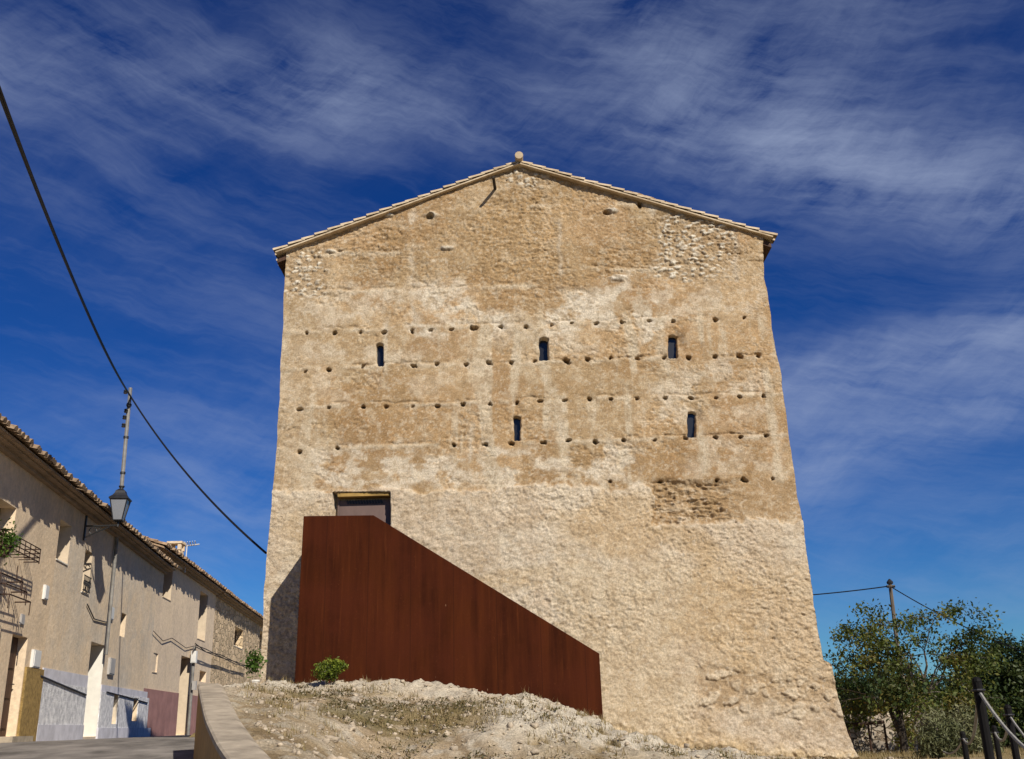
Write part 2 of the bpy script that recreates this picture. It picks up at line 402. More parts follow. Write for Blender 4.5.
M['leaf_tree'] = mat_leaf('tree leaf', [(.032, .052, .010), (.078, .105, .018), (.145, .16, .032), (.17, .13, .035)], .3)
M['leaf_dense'] = mat_leaf('dense dark leaf', [(.012, .024, .008), (.028, .050, .013), (.055, .080, .02), (.075, .080, .022)], .25)
M['leaf_olive'] = mat_leaf('grey olive leaf', [(.11, .12, .05), (.20, .205, .10), (.28, .28, .15)], .25)
M['leaf_bush'] = mat_leaf('bright bush leaf', [(.09, .13, .018), (.20, .25, .028), (.32, .33, .05), (.34, .18, .04)], .35)
M['leaf_vine'] = mat_leaf('vine leaf', [(.04, .085, .012), (.09, .16, .025), (.15, .21, .04)], .4)

# ------------------------------------------------------------------ terrain
def road_z(y): return .085 * np.clip(y, 0, 17.6)
# left edge of the street wall's top: photo-measured points at their real distance
PAR = [at(198, 685, 14.5), at(201, 700, 12.3), at(205, 718, 10.5), at(216.5, 743, 8.8), at(228, 759, 8.0)]
PAR = PAR + [PAR[-1] + (PAR[-1] - PAR[-2]) * k for k in (1.3, 3.0)]
PAR = [PAR[0] + (PAR[0] - PAR[1]) * .12] + PAR
_py = np.array([p[1] for p in PAR])[::-1]; _px = np.array([p[0] for p in PAR])[::-1]; _pz = np.array([p[2] for p in PAR])[::-1]
def par_x(y):
    ys = np.concatenate([[-40], _py, [17.6, 24, 60]]); xs = np.concatenate([[_px[0] + 1.0], _px, [at(202, 686, 17.6)[0], at(204, 686, 24)[0], -9]])
    return np.interp(y, ys, xs)
def par_z(y): return np.interp(y, _py, _pz)
_cr = [(180, 690, 17.6), (216, 687, 17.6), (262, 681, 17.6), (300, 682, 17.6), (400, 680, 17.6), (450, 682, 17.6), (500, 688, 17.6), (530, 692, 17.6), (560, 700, 17.6),
       (590, 714, 17.7), (606, 727, 17.9), (640, 744, 18.8), (700, 749, 19.9), (780, 753, 19.9), (860, 759, 20)]
_cp = np.array([at(*q) for q in _cr])
def height(x, y, detail=True):
    x = np.asarray(x, float); y = np.asarray(y, float)
    rz = road_z(y)
    zc = np.interp(x, _cp[:, 0], _cp[:, 2]); yc = np.interp(x, _cp[:, 0], _cp[:, 1]) - .35
    k = sst(-4.2, -1.2, x)
    y0 = 6.0 + 5.4 * k; zf = 1.0 + .08 * k
    zf = zf - .12 * sst(2.5, 7, x)
    t = np.clip((y - y0) / (yc - y0), 0, 1)
    prof = t * (1 - .35 * t * (1 - t)) if False else (t + .25 * np.sin(math.pi * t) * (1 - t))
    prof = np.clip(prof, 0, 1.0)
    mo = np.where(y < y0, zf * np.clip(y / y0, 0, 1), zf + (zc - zf) * prof)
    # beside the street wall the earth lies just under its top
    px_ = par_x(y); near = 1 - sst(.3, 2.2, x - px_)
    pz = np.where((y > _py[0]) & (y < _py[-1]), par_z(y) - .07, mo)
    mo = mo * (1 - near) + np.minimum(pz, mo + .6) * near
    # ground falls to the right and behind
    rr = sst(5.6, 7.6, x) 
    zr = np.interp(y, [0, 9, 14, 20, 25, 32, 60], [.1, .95, .85, .80, .70, .50, .3])
    mo = mo * (1 - rr) + zr * rr
    back = sst(28, 40, y)
    mo = mo * (1 - back) + (.4 + .0 * x) * back
    wid = np.where(y > _py[-1], .30, .10)
    lf = np.clip((x - px_ - .05) / wid + 0, 0, 1); lf = lf * lf * (3 - 2 * lf)
    lf = lf * (1 - sst(26, 34, y) * sst(-4, -6, x))
    h = rz * (1 - lf) + mo * lf
    return h, lf

def ground():
    xs = np.unique(np.concatenate([-np.geomspace(14, 2500, 26)[::-1], np.arange(-14, -6.5, .35), np.arange(-6.5, 7.2, .04), np.arange(7.2, 16, .25), np.geomspace(16, 2500, 28)]))
    ys = np.unique(np.concatenate([-np.geomspace(4, 2500, 16)[::-1], np.arange(-4, 6.5, .3), np.arange(6.5, 20.4, .04), np.arange(20.4, 36, .3), np.geomspace(36, 3000, 30)]))
    X, Y = np.meshgrid(xs, ys); H, lf = height(X, Y)
    zone = lf * sst(5.5, 8, Y) * (1 - sst(20.2, 22, Y)) * (1 - sst(6.6, 9, X)) * (1 - sst(-6.6, -7.5, X))
    px, py = to_pix(X, Y, H)
    # limestone crags: along the crest on the right shoulder and in a band by the left edge
    d = sst(13.2, 15.5, Y)
    crag = zone * np.clip(sst(-.9, .1, X) * (1 - sst(2.6, 3.6, X)) * sst(12.0, 13.4, Y) * 1.4 + .8 * sst(15.9, 16.8, Y) * (1 - sst(2, 3, X)) + .55 * (1 - sst(-4.2, -3.2, X)) * sst(11, 13, Y), 0, 1)
    n1 = fbm(X * .9, Y * .9, 4, 3); n2 = fbm(X * 3.1, Y * 3.1, 4, 9); n3 = fbm(X * 9, Y * 9, 3, 15); rg = ridged(X * 1.5, Y * 1.5, 5, 21); rg2 = ridged(X * 5, Y * 5, 3, 31)
    f1, f2, cid = worley(X * 5.5 + n2 * 1.5, Y * 5.5 + n3, 3); cob = np.clip(f2 - f1, 0, .5) * 2
    rockm = np.clip(crag * sst(.36, .54, rg + .25 * (n1 - .5)) , 0, 1)
    H = H - zone * (.05 + .07 * sst(14, 16, Y) + .09 * sst(-1.5, .8, X) * (1 - sst(2.2, 3.5, X)) * sst(14, 16, Y)) + zone * ((n1 - .5) * .20 + (n2 - .5) * .10 + (n3 - .5) * .035) + rockm * (.03 + .24 * (rg - .5) + .09 * (rg2 - .5)) + zone * .035 * cob * (cid - .2) * sst(.45, .6, n1 * .5 + n2 * .5 + .12 * crag)
    # colours of the materials themselves: gravelly limestone, pale rock, brown soil, straw and a little green
    def c(*a): return np.array(a)
    grav = c(.485, .37, .235); rock = c(.66, .58, .45); soil = c(.255, .18, .10); straw = c(.31, .225, .105); green = c(.15, .13, .05); far = c(.22, .19, .10)
    col = np.ones(X.shape + (3,)) * grav
    def mixc(col, q, m): m = np.clip(m, 0, 1)[..., None]; return col * (1 - m) + q * m
    col = mixc(col, soil, .85 * sst(.46, .60, fbm(X * 1.4, Y * 1.4, 5, 41)) * (1 - .6 * rockm))
    col = mixc(col, rock, .45 * sst(.52, .68, n2)); 
    col = mixc(col, rock, rockm * .95)
    col = mixc(col, rock * (0.85), zone * sst(.2, .4, cob) * sst(.55, .8, cid) * .8)
    ga = fbm(X * .7, Y * 1.2, 4, 51); gband = sst(12.0, 13.5, Y) * (1 - sst(15.6, 17, Y)) * sst(-4.0, -2.5, X)
    col = mixc(col, straw, .85 * sst(.46, .60, ga) * np.clip(gband + .35, 0, 1) * (1 - rockm) )
    col = mixc(col, green, .55 * sst(.52, .68, fbm(X * 1.1, Y * 1.7, 5, 61)) * gband * (1 - rockm))
    col = mixc(col, c(.34, .26, .12), 1 - np.clip(zone * 3, 0, 1))
    col = mixc(col, far, sst(40, 90, np.hypot(X, Y)))
    V = np.stack([X, Y, H], -1).reshape(-1, 3)
    o = np_mesh('ground', V, gridq(len(xs), len(ys)), M['ground'], attrs={'col': col.reshape(-1, 3)})
    tag(o, kind='structure')
    return xs, ys, H, rockm, ga, gband, zone
G = ground()
from_xs, from_ys, GH = G[0], G[1], G[2]
def gz(x, y):
    """height of the built ground"""
    i = np.clip(np.searchsorted(from_xs, x) - 1, 0, len(from_xs) - 2); j = np.clip(np.searchsorted(from_ys, y) - 1, 0, len(from_ys) - 2)
    fx = (x - from_xs[i]) / (from_xs[i + 1] - from_xs[i]); fy = (y - from_ys[j]) / (from_ys[j + 1] - from_ys[j])
    return (GH[j, i] * (1 - fx) + GH[j, i + 1] * fx) * (1 - fy) + (GH[j + 1, i] * (1 - fx) + GH[j + 1, i + 1] * fx) * fy

# ------------------------------------------------------------------ street: facade line
E0 = at(0, 422, 17.0); EZ = E0[2]; E1 = at_z(166, 560, EZ)
B0 = at(166, 546, E1[1]); BZ = B0[2]; B1 = at_z(226, 591, BZ)
C0 = at(226, 592, B1[1]); CZ = C0[2]; C1 = at_z(262, 618, CZ)
OVER = .42
class Fac:
    def __init__(s, p, q):
        d = np.array([q[0] - p[0], q[1] - p[1], 0]); d /= np.linalg.norm(d); s.a = d; s.n = np.array([d[1], -d[0], 0])
        s.o = np.array([p[0], p[1], 0]) - s.n * OVER
    def P(s, u, z, d=0.): return s.o + s.a * u + s.n * d + np.array([0, 0, z])
    def hit(s, px, py, d=0.):
        r = ray(px, py); o = s.o + s.n * d; t = ((o - EYE) @ s.n) / (r @ s.n); p = EYE + r * t
        return (p - s.o) @ s.a, p[2]
    def rect(s, xl, xr, yt, yb):
        xm, ym = (xl + xr) / 2, (yt + yb) / 2
        return s.hit(xl, ym)[0], s.hit(xr, ym)[0], s.hit(xm, yb)[1], s.hit(xm, yt)[1]
FA = Fac(E0, E1); FB = Fac(B0, B1); FC = Fac(C0, C1)
ROADZ = 1.5

def road():
    ys = np.concatenate([np.arange(-6, 30, .25), np.arange(30, 62, 1.0)]); V = []; n = 40
    for y in ys:
        xl = -9.6 - .145 * (y - 17); xl = min(xl, -9.0) - .5
        xr = float(par_x(y)) + .10
        for i in range(n):
            x = xl + (xr - xl) * i / (n - 1); z = float(road_z(y)) + .006
            z += .012 * (vnoise(x * 1.3, y * 1.3, 77) - .5)
            V.append((x, y, z + .008))
    o = np_mesh('road', np.array(V), gridq(n, len(ys)), M['asphalt']); tag(o, kind='structure')
road()

def roof_tiles(o, along, up, nrm, L, S, mb, pitch=.235, exp=.34, r=.085, seed=1, jit=1.0):
    """barrel tiles: covers and channels; o = lower corner on the roof plane, along = along the eave, up = up the slope"""
    rs = random.Random(seed); nc = max(1, int(round(L / pitch))); nr = max(1, int(round(S / exp))); K = 5
    pitch = L / nc; exp = S / nr
    for i in range(nc):
        j0 = rs.uniform(-.05, .05) * jit
        for kind in (0, 1):
            if kind and i == nc - 1: continue
            cx = (i + .5 + .5 * kind) * pitch
            for j in range(nr):
                s0 = j * exp + (j0 if j == 0 else 0) - (.05 if kind == 0 else .0) * (j == 0); s1 = (j + 1) * exp + .07
                dx = rs.uniform(-.012, .012) * jit; tw = rs.uniform(-.012, .012) * jit
                vs = []
                for (s, rr, lift) in ((s0, r * 1.12, .030), (s1, r * .88, .006)):
                    for k in range(K + 1):
                        t = math.pi * k / K
                        h = math.sin(t) * rr if kind == 0 else -math.sin(t) * rr * .75 + .05
                        vs.append(o + along * (cx + dx + (tw if s == s1 else 0) - math.cos(t) * rr) + up * s + nrm * (h + lift))
                fs = [(k, k + 1, K + 2 + k, K + 1 + k) for k in range(K)]
                if kind == 0: fs.append(tuple(range(K + 1))[::-1])      # mortar plug at the lower end
                mb.add(vs, fs)

def facade_wall(mb, fac, u0, u1, z0, z1, ops, depth=.35, back=6.0):
    us = sorted({u0, u1, *[q for o in ops for q in o['r'][:2]]}); zs = sorted({z0, z1, *[q for o in ops for q in o['r'][2:]]})
    us = [u for u in us if u0 <= u <= u1]; zs = [z for z in zs if z0 <= z <= z1]
    inside = lambda u, z: any(o['r'][0] < u < o['r'][1] and o['r'][2] < z < o['r'][3] for o in ops)
    for i in range(len(us) - 1):
        for j in range(len(zs) - 1):
            if inside((us[i] + us[i + 1]) / 2, (zs[j] + zs[j + 1]) / 2): continue
            mb.add([fac.P(us[i], zs[j]), fac.P(us[i + 1], zs[j]), fac.P(us[i + 1], zs[j + 1]), fac.P(us[i], zs[j + 1])], [(0, 1, 2, 3)])
    for o in ops:
        a, b, c, d = o['r']; dp = o.get('d', depth)
        a_, b_ = max(a, u0), min(b, u1)
        for p in ([(a_, c), (a_, d)], [(a_, d), (b_, d)], [(b_, d), (b_, c)], [(b_, c), (a_, c)]):
            (p0, q0), (p1, q1) = p
            mb.add([fac.P(p0, q0), fac.P(p1, q1), fac.P(p1, q1, -dp), fac.P(p0, q0, -dp)], [(0, 1, 2, 3)])
    # returns and back
    for (p, q) in (((u0, 0), (u0, -back)), ((u0, -back), (u1, -back)), ((u1, -back), (u1, 0))):
        mb.add([fac.P(p[0], z0, p[1]), fac.P(q[0], z0, q[1]), fac.P(q[0], z1, q[1]), fac.P(p[0], z1, p[1])], [(0, 1, 2, 3)])
    ph = z1 + (back / 2 + .0) * .32
    for u in (u0, u1): mb.add([fac.P(u, z1), fac.P(u, z1, -back), fac.P(u, ph, -back / 2)], [(0, 1, 2)])

def window_part(fac, r, d, parent, frame, glass, bars=1, shutter=False):
    a, b, c, e = r; mb = MB(); w = .05; y = -d + .03
    def bar(u0, u1, z0, z1):
        mb.box(fac.P((u0 + u1) / 2, (z0 + z1) / 2, y), fac.a * (u1 - u0) / 2, fac.n * .025, (0, 0, (z1 - z0) / 2))
    bar(a, a + w, c, e); bar(b - w, b, c, e); bar(a + w, b - w, c, c + w); bar(a + w, b - w, e - w, e)
    for k in range(bars):
        u = a + (b - a) * (k + 1) / (bars + 1); bar(u - .02, u + .02, c + w, e - w)
    f = mb.build('window', frame, parent)
    g = MB(); g.add([fac.P(a, c, -d + .012), fac.P(b, c, -d + .012), fac.P(b, e, -d + .012), fac.P(a, e, -d + .012)], [(0, 1, 2, 3)])
    g.build('pane', glass, None).parent = f
    s = MB(); s.box(fac.P((a + b) / 2, c + .012, -d / 2 + .01), fac.a * ((b - a) / 2 - .002), fac.n * (d / 2 - .01 + .02), (0, 0, .012))
    return f, s

def door_part(fac, r, d, parent, m_):
    a, b, c, e = r; mb = MB(); y = -d + .03
    mb.box(fac.P((a + b) / 2, (c + e) / 2, y), fac.a * ((b - a) / 2 - .004), fac.n * .025, (0, 0, (e - c) / 2 - .004))
    for k in range(2):
        for j in range(3):
            u0 = a + (b - a) * (.12 + .42 * k); u1 = u0 + (b - a) * .34; z0 = c + (e - c) * (.08 + .3 * j); z1 = z0 + (e - c) * .24
            mb.box(fac.P((u0 + u1) / 2, (z0 + z1) / 2, y + .035), fac.a * (u1 - u0) / 2, fac.n * .012, (0, 0, (z1 - z0) / 2))
    dd = mb.build('door', m_, parent)
    h = MB(); h.tube([fac.P(b - .12, c + 1.0, y + .03), fac.P(b - .12, c + 1.0, y + .09), fac.P(b - .22, c + 1.0, y + .09)], .012)
    h.build('handle', M['dark']).parent = dd
    return dd

def keep_world(child, parent):
    child.parent = parent; child.matrix_parent_inverse = Matrix.Translation(parent.location).inverted()

def house(name, label, fac, u0, u1, zt, ops, wallm, tilem, seed, back=6.0, slope=.32, overhang=OVER, cornice=True, verge0=0, verge1=0, wav=0.03):
    base = fac.P((u0 + u1) / 2, ROADZ, -back / 2)
    h = thing(name, label, 'house', base)
    mb = MB(); facade_wall(mb, fac, u0, u1, ROADZ - .6, zt - .12, [o for o in ops], back=back); mb.build('wall', wallm, h)
    for o in ops:
        r = o['r']; d = o.get('d', .35)
        if o['k'] == 'w':
            f, s = window_part(fac, r, d, h, o.get('m', M['wood']), o.get('g', M['glass']), o.get('bars', 1))
            if o.get('sill', True): s.build('sill', o.get('sm', M['white'])).parent = f
        elif o['k'] == 'd': door_part(fac, r, d, h, o.get('m', M['wood']))
        elif o['k'] == 'n':
            g = MB(); g.add([fac.P(r[0], r[2], -d + .012), fac.P(r[1], r[2], -d + .012), fac.P(r[1], r[3], -d + .012), fac.P(r[0], r[3], -d + .012)], [(0, 1, 2, 3)])
            g.build('niche_panel', o.get('m', M['interior']), h)
    if cornice:
        c = MB()
        c.box(fac.P((u0 + u1) / 2, zt - .14, .06), fac.a * (u1 - u0) / 2, fac.n * .06, (0, 0, .035))
        c.box(fac.P((u0 + u1) / 2, zt - .085, .13), fac.a * ((u1 - u0) / 2), fac.n * .13, (0, 0, .018))
        c.box(fac.P((u0 + u1) / 2, zt - .045, .19), fac.a * ((u1 - u0) / 2 + .001), fac.n * .19, (0, 0, .02))
        c.build('cornice', M['cornice'], h)
    up = -fac.n + np.array([0, 0, slope]); up /= np.linalg.norm(up); nr = np.cross(fac.a, up); nr = nr if nr[2] > 0 else -nr
    half = back / 2 + overhang; S = half * math.hypot(1, slope)
    rb = MB(); o0 = fac.P(u0 - verge0, zt, overhang); L = u1 - u0 + verge0 + verge1
    # deck under the tiles (both slopes)
    e0, e1 = fac.P(u0 - verge0, zt - .02, overhang - .05), fac.P(u1 + verge1, zt - .02, overhang - .05)
    k0, k1 = fac.P(u0 - verge0, zt - .02 + half * slope, -back / 2), fac.P(u1 + verge1, zt - .02 + half * slope, -back / 2)
    b0, b1 = fac.P(u0 - verge0, zt - .02, -back - overhang), fac.P(u1 + verge1, zt - .02, -back - overhang)
    dz = np.array([0, 0, -.05])
    rb.add([e0, e1, k1, k0, b1, b0, e0 + dz, e1 + dz, k1 + dz, k0 + dz, b1 + dz, b0 + dz],
           [(0, 1, 2, 3), (3, 2, 4, 5), (6, 9, 8, 7), (9, 11, 10, 8), (0, 6, 7, 1), (0, 3, 9, 6), (3, 5, 11, 9), (1, 7, 8, 2), (2, 8, 10, 4), (5, 4, 10, 11)])
    roof_tiles(o0, fac.a, up, nr, L, S, rb, seed=seed)
    up2 = fac.n + np.array([0, 0, slope]); up2 /= np.linalg.norm(up2); nr2 = np.cross(fac.a, up2); nr2 = nr2 if nr2[2] > 0 else -nr2
    roof_tiles(fac.P(u0 - verge0, zt, -back - overhang), fac.a, up2, nr2, L, S, rb, pitch=.3, exp=.6, seed=seed + 5)
    # ridge run
    rb.tube([k0 + (0, 0, .09), k1 + (0, 0, .09)], .10, 8)
    rf = rb.build('roof', tilem, h)
    return h, rf

def box_on(fac, xl, xr, yt, yb, d, name, m_, parent, lid=True):
    u0, u1, z0, z1 = fac.rect(xl, xr, yt, yb); mb = MB()
    mb.box(fac.P((u0 + u1) / 2, (z0 + z1) / 2, d / 2), fac.a * (u1 - u0) / 2, fac.n * d / 2, (0, 0, (z1 - z0) / 2))
    if lid: mb.box(fac.P((u0 + u1) / 2, (z0 + z1) / 2, d + .006), fac.a * (u1 - u0) * .42, fac.n * .006, (0, 0, (z1 - z0) * .43))
    return mb.build(name, m_, parent)

def streets():
    usplit = FA.hit(38.5, 700)[0]; uA = FA.hit(163.5, 575)[0]
    # ---- house at the frame's left edge
    w1 = FA.rect(-5, 14, 501, 552); d1 = list(FA.rect(5.5, 21.7, 634, 741)); d1[2] = ROADZ + .12
    h, rf = house('terrace_house', 'beige rendered house at the left edge with mustard stone beside its open door', FA, -5.0, usplit, EZ,
                  [dict(k='w', r=w1), dict(k='d', r=tuple(d1), d=.24)], M['stucco'], M['tile_old'], 11)
    u0, u1 = d1[1] + .03, usplit; zt = FA.hit(32, 668)[1]; mb = MB()
    mb.box(FA.P((u0 + u1) / 2, (ROADZ - .2 + zt) / 2, .02), FA.a * ((u1 - u0) / 2 - .01), FA.n * .03, (0, 0, (zt - ROADZ + .2) / 2)); mb.build('stone_cladding', M['pier'], h)
    mb = MB(); mb.box(FA.P((d1[0] + d1[1]) / 2, ROADZ + .05, .10), FA.a * ((d1[1] - d1[0]) / 2 + .15), FA.n * .2, (0, 0, .07)); mb.build('doorstep', M['coping'], h)
    box_on(FA, 30.5, 38, 650, 668, .06, 'meter_box', M['boxwhite'], h); box_on(FA, 19.8, 23.6, 614, 625, .02, 'number_plaque', M['boxgrey'], h)
    # plant shelf of bent iron outside the first window: tiers of flat bars
    pr = .30; ir = MB()
    def hp(px, py, d): u, z = FA.hit(px, py, d); return FA.P(u, z, d)
    def flat(p, q, r=.011): ir.tube([p, q], r, 4)
    zs_ = [hp(40, y, pr)[2] for y in (549, 553.5, 558, 562.5)]; ub = FA.hit(40, 555, pr)[0]; ua = ub - 2.2
    for z in zs_:
        ir.tube([FA.P(ua, z, 0), FA.P(ua, z, pr), FA.P(ub, z, pr), FA.P(ub, z, 0)], .012, 4)
    for k in range(8):
        u = ua + (ub - ua) * k / 7; ir.tube([FA.P(u, zs_[0], pr), FA.P(u, zs_[-1] - .04, pr)], .011, 4); flat(FA.P(u, zs_[-1], 0), FA.P(u, zs_[-1], pr), .009)
    for (px, py) in ((23, 590), (27, 600), (30.5, 610)):       # three lower hoops that carry pots
        u, z = FA.hit(px, py - 8, pr); ir.tube([FA.P(u - 1.25, z, 0), FA.P(u - 1.25, z, pr), FA.P(u, z, pr), FA.P(u, z, 0)], .014, 4)
        flat(FA.P(u, z, pr), FA.P(u, z - .26, pr)); flat(FA.P(u - 1.25, z, pr), FA.P(u - 1.25, z - .26, pr)); flat(FA.P(u - .4, z, pr), FA.P(u - .4, z + .26, pr))
    ir.build('plant_balcony', M['rustiron'], h)
    # ---- second house
    ops = [dict(k='w', r=FA.rect(57.7, 70, 521, 564), d=.42), dict(k='w', r=FA.rect(83, 90.4, 549.5, 595), d=.42),
           dict(k='w', r=FA.rect(120.5, 125.5, 613, 637), d=.3, sill=False)]
    d2 = list(FA.rect(86.3, 100.5, 642, 736)); d2[2] = ROADZ + .06; ops.append(dict(k='d', r=tuple(d2), d=.6))
    n1 = FA.rect(111.8, 117, 694, 724); n2 = FA.rect(131.8, 137, 698, 721)
    ops += [dict(k='n', r=n1, d=.3), dict(k='n', r=n2, d=.3)]
    h, rf = house('terrace_house', 'long weathered beige house with lavender blue dado and white painted doorway', FA, usplit, uA, EZ, ops, M['stucco_grey'], M['tile_old'], 23)
    # dado panels each side of the door, cut round the two small vents
    zt1 = FA.hit(62, 684)[1]; zt2 = FA.hit(125, 695)[1]; zp1 = FA.hit(62, 725)[1]; zp2 = FA.hit(120, 728)[1]
    def panel(name, m_, u0, u1, z0, z1, th, holes=()):
        mb = MB(); us = sorted({u0, u1, *[q for r in holes for q in r[:2]]}); zs = sorted({z0, z1, *[min(max(q, z0), z1) for r in holes for q in r[2:]]})
        for i in range(len(us) - 1):
            for j in range(len(zs) - 1):
                um, zm = (us[i] + us[i + 1]) / 2, (zs[j] + zs[j + 1]) / 2
                if any(r[0] < um < r[1] and r[2] < zm < r[3] for r in holes): continue
                mb.box(FA.P(um, zm, th / 2), FA.a * (us[i + 1] - us[i]) / 2, FA.n * th / 2, (0, 0, (zs[j + 1] - zs[j]) / 2))
        mb.build(name, m_, h)
    ue = uA - .02
    panel('dado', M['dado_blue'], usplit + .02, d2[0] - .02, zp1, zt1, .03); panel('dado', M['dado_blue'], d2[1] + .02, ue, zp2, zt2, .03, [n1, n2])
    panel('plinth', M['dado_blue_plain'], usplit + .02, d2[0] - .02, ROADZ - .2, zp1, .05); panel('plinth', M['dado_blue_plain'], d2[1] + .02, ue, ROADZ - .2, zp2, .05)
    panel('dado_cap', M['dado_blue_plain'], usplit + .02, d2[0] - .02, zt1, zt1 + .28, .02); panel('dado_cap', M['dado_blue_plain'], d2[1] + .02, ue, zt2, zt2 + .18, .02)
    # white painted reveal of the door
    mb = MB(); dd = .6
    mb.box(FA.P(d2[1] - .006, (d2[2] + d2[3]) / 2, -dd / 2 + .035), FA.a * .005, FA.n * (dd / 2 - .03), (0, 0, (d2[3] - d2[2]) / 2 - .01)); mb.build('door_reveal', M['white'], h)
    for r in (ops[0]['r'], ops[1]['r']):
        mb = MB(); mb.box(FA.P(r[1] - .006, (r[2] + r[3]) / 2 + .02, -.17), FA.a * .005, FA.n * .165, (0, 0, (r[3] - r[2]) / 2 - .03)); mb.build('window_reveal', M['jamb'], h)
    # iron grille low in the second window
    r = ops[1]['r']; mb = MB()
    for z in (r[2] + .06, r[2] + .42): mb.tube([FA.P(r[0], z, .04), FA.P(r[1], z, .04)], .012, 5)
    for k in range(6):
        u = r[0] + (r[1] - r[0]) * (k + .5) / 6; mb.tube([FA.P(u, r[2] + .06, .04), FA.P(u, r[2] + .42, .04)], .01, 5)
        mb.tube([FA.P(u + .07 * math.cos(q), r[2] + .24 + .07 * math.sin(q), .045) for q in np.linspace(0, 6.28, 9)], .008, 4)
    mb.build('window_grille', M['dark'], h)
    b = box_on(FA, 42.5, 46.5, 585, 600, .05, 'junction_box', M['boxwhite'], h); box_on(FA, 107.5, 113, 658, 675, .06, 'meter_box', M['boxgrey'], h); box_on(FA, 109.5, 112.5, 607, 620, .04, 'junction_box', M['boxwhite'], h)
    # conduit and cable clipped to the dado
    mb = MB(); q = [(38, 676), (62, 686), (84, 695)]; mb.tube([FA.P(FA.hit(*p)[0], FA.hit(*p)[1], .05) for p in q], .022, 5)
    q = [(105, 692), (125, 697), (146, 703)]; mb.tube([FA.P(FA.hit(*p)[0], FA.hit(*p)[1], .05) for p in q], .018, 5)
    q = [(86, 604), (93, 619), (104, 622), (110, 622)]; mb.tube([FA.P(FA.hit(*p)[0], FA.hit(*p)[1], .03) for p in q], .016, 5)
    mb.build('conduit', M['dark'], h)
    # ---- third house, further along, pink plinth
    uB = FB.hit(219, 640)[0]
    ub0 = .02
    ops = [dict(k='w', r=FB.rect(163.6, 172.2, 563, 600), d=.42, sm=M['jamb']), dict(k='w', r=FB.rect(198.6, 206.6, 592, 641), d=.42, sm=M['jamb']),
           dict(k='w', r=FB.rect(152.6, 157.6, 653, 673), d=.3, sm=M['jamb']), dict(k='w', r=FB.rect(199.5, 206, 671, 682), d=.3, sill=False, bars=0)]
    d3 = list(FB.rect(178.4, 188.6, 656, 733)); d3[2] = ROADZ + .04; ops.append(dict(k='d', r=tuple(d3), d=.6))
    for o in ops:
        r = list(o['r']); r[0] = max(r[0], ub0 + .1); o['r'] = tuple(r)
    h, rf = house('terrace_house', 'pale beige house with dusty pink plinth and a chimney on its roof', FB, ub0, uB, BZ, ops, M['stucco_pale'], M['tile'], 37, verge0=.1)
    zt = FB.hit(170, 692)[1]
    for (a, b) in ((ub0 + .02, d3[0] - .02), (d3[1] + .02, uB - .02)):
        mb = MB(); mb.box(FB.P((a + b) / 2, (ROADZ - .2 + zt) / 2, .012), FB.a * (b - a) / 2, FB.n * .012, (0, 0, (zt - ROADZ + .2) / 2)); mb.build('plinth', M['dado_pink'], h)
    for r, dd in ((ops[0]['r'], .42), (ops[1]['r'], .42), (tuple(d3), .6)):
        mb = MB(); mb.box(FB.P(r[1] - .006, (r[2] + r[3]) / 2 + .02, -dd / 2 + .035), FB.a * .005, FB.n * (dd / 2 - .035), (0, 0, (r[3] - r[2]) / 2 - .03)); mb.build('reveal', M['jamb'], h)
    # chimney
    cx = at(176, 552, 36.0); cw = .21; mb = MB(); mb.abox(cx[0] - cw, cx[0] + cw, 36 - cw, 36 + cw, BZ - .2, cx[2] + .05)
    for sx in (-1, 1):
        for sy in (-1, 1): mb.abox(cx[0] + sx * .18 - .06, cx[0] + sx * .18 + .06, 36 + sy * .18 - .06, 36 + sy * .18 + .06, cx[2] + .05, cx[2] + .27)
    mb.abox(cx[0] - cw - .06, cx[0] + cw + .06, 36 - cw - .06, 36 + cw + .06, cx[2] + .27, cx[2] + .35)
    ch = mb.build('chimney', M['stucco'], None); ch.parent = rf; ch.matrix_parent_inverse = Matrix.Identity(4)
    ar = at(184, 556, 36.4); a = MB(); top = at(187, 545.5, 36.4)
    a.tube([(top[0], top[1], ar[2] - .6), top], .02, 5); a.tube([top + (-.12, 0, -.02), top + (.42, .1, .05)], .022, 4)
    for k in range(5):
        p = top + np.array([-.06 + .085 * k, .02 * k, .01 * k]); a.tube([p + (-.03, .18, .0), p + (.03, -.18, .10)], .016, 4)
    o = a.build('television_antenna', M['boxwhite']); tag(o, 'small white television antenna beside the chimney on the far roof', 'antenna')
    # ---- fourth, rubble stone
    uC = (C1 - C0) @ FC.a + 6
    ops = [dict(k='w', r=FC.rect(234.5, 243, 628, 648), d=.4, bars=0), dict(k='w', r=FC.rect(259.5, 266, 632, 651), d=.4, bars=0)]
    house('terrace_house', 'farthest house of bare rubble stone beside the tower', FC, .05, uC, CZ, ops, M['rubble'], M['tile'], 53, verge0=.12)
streets()

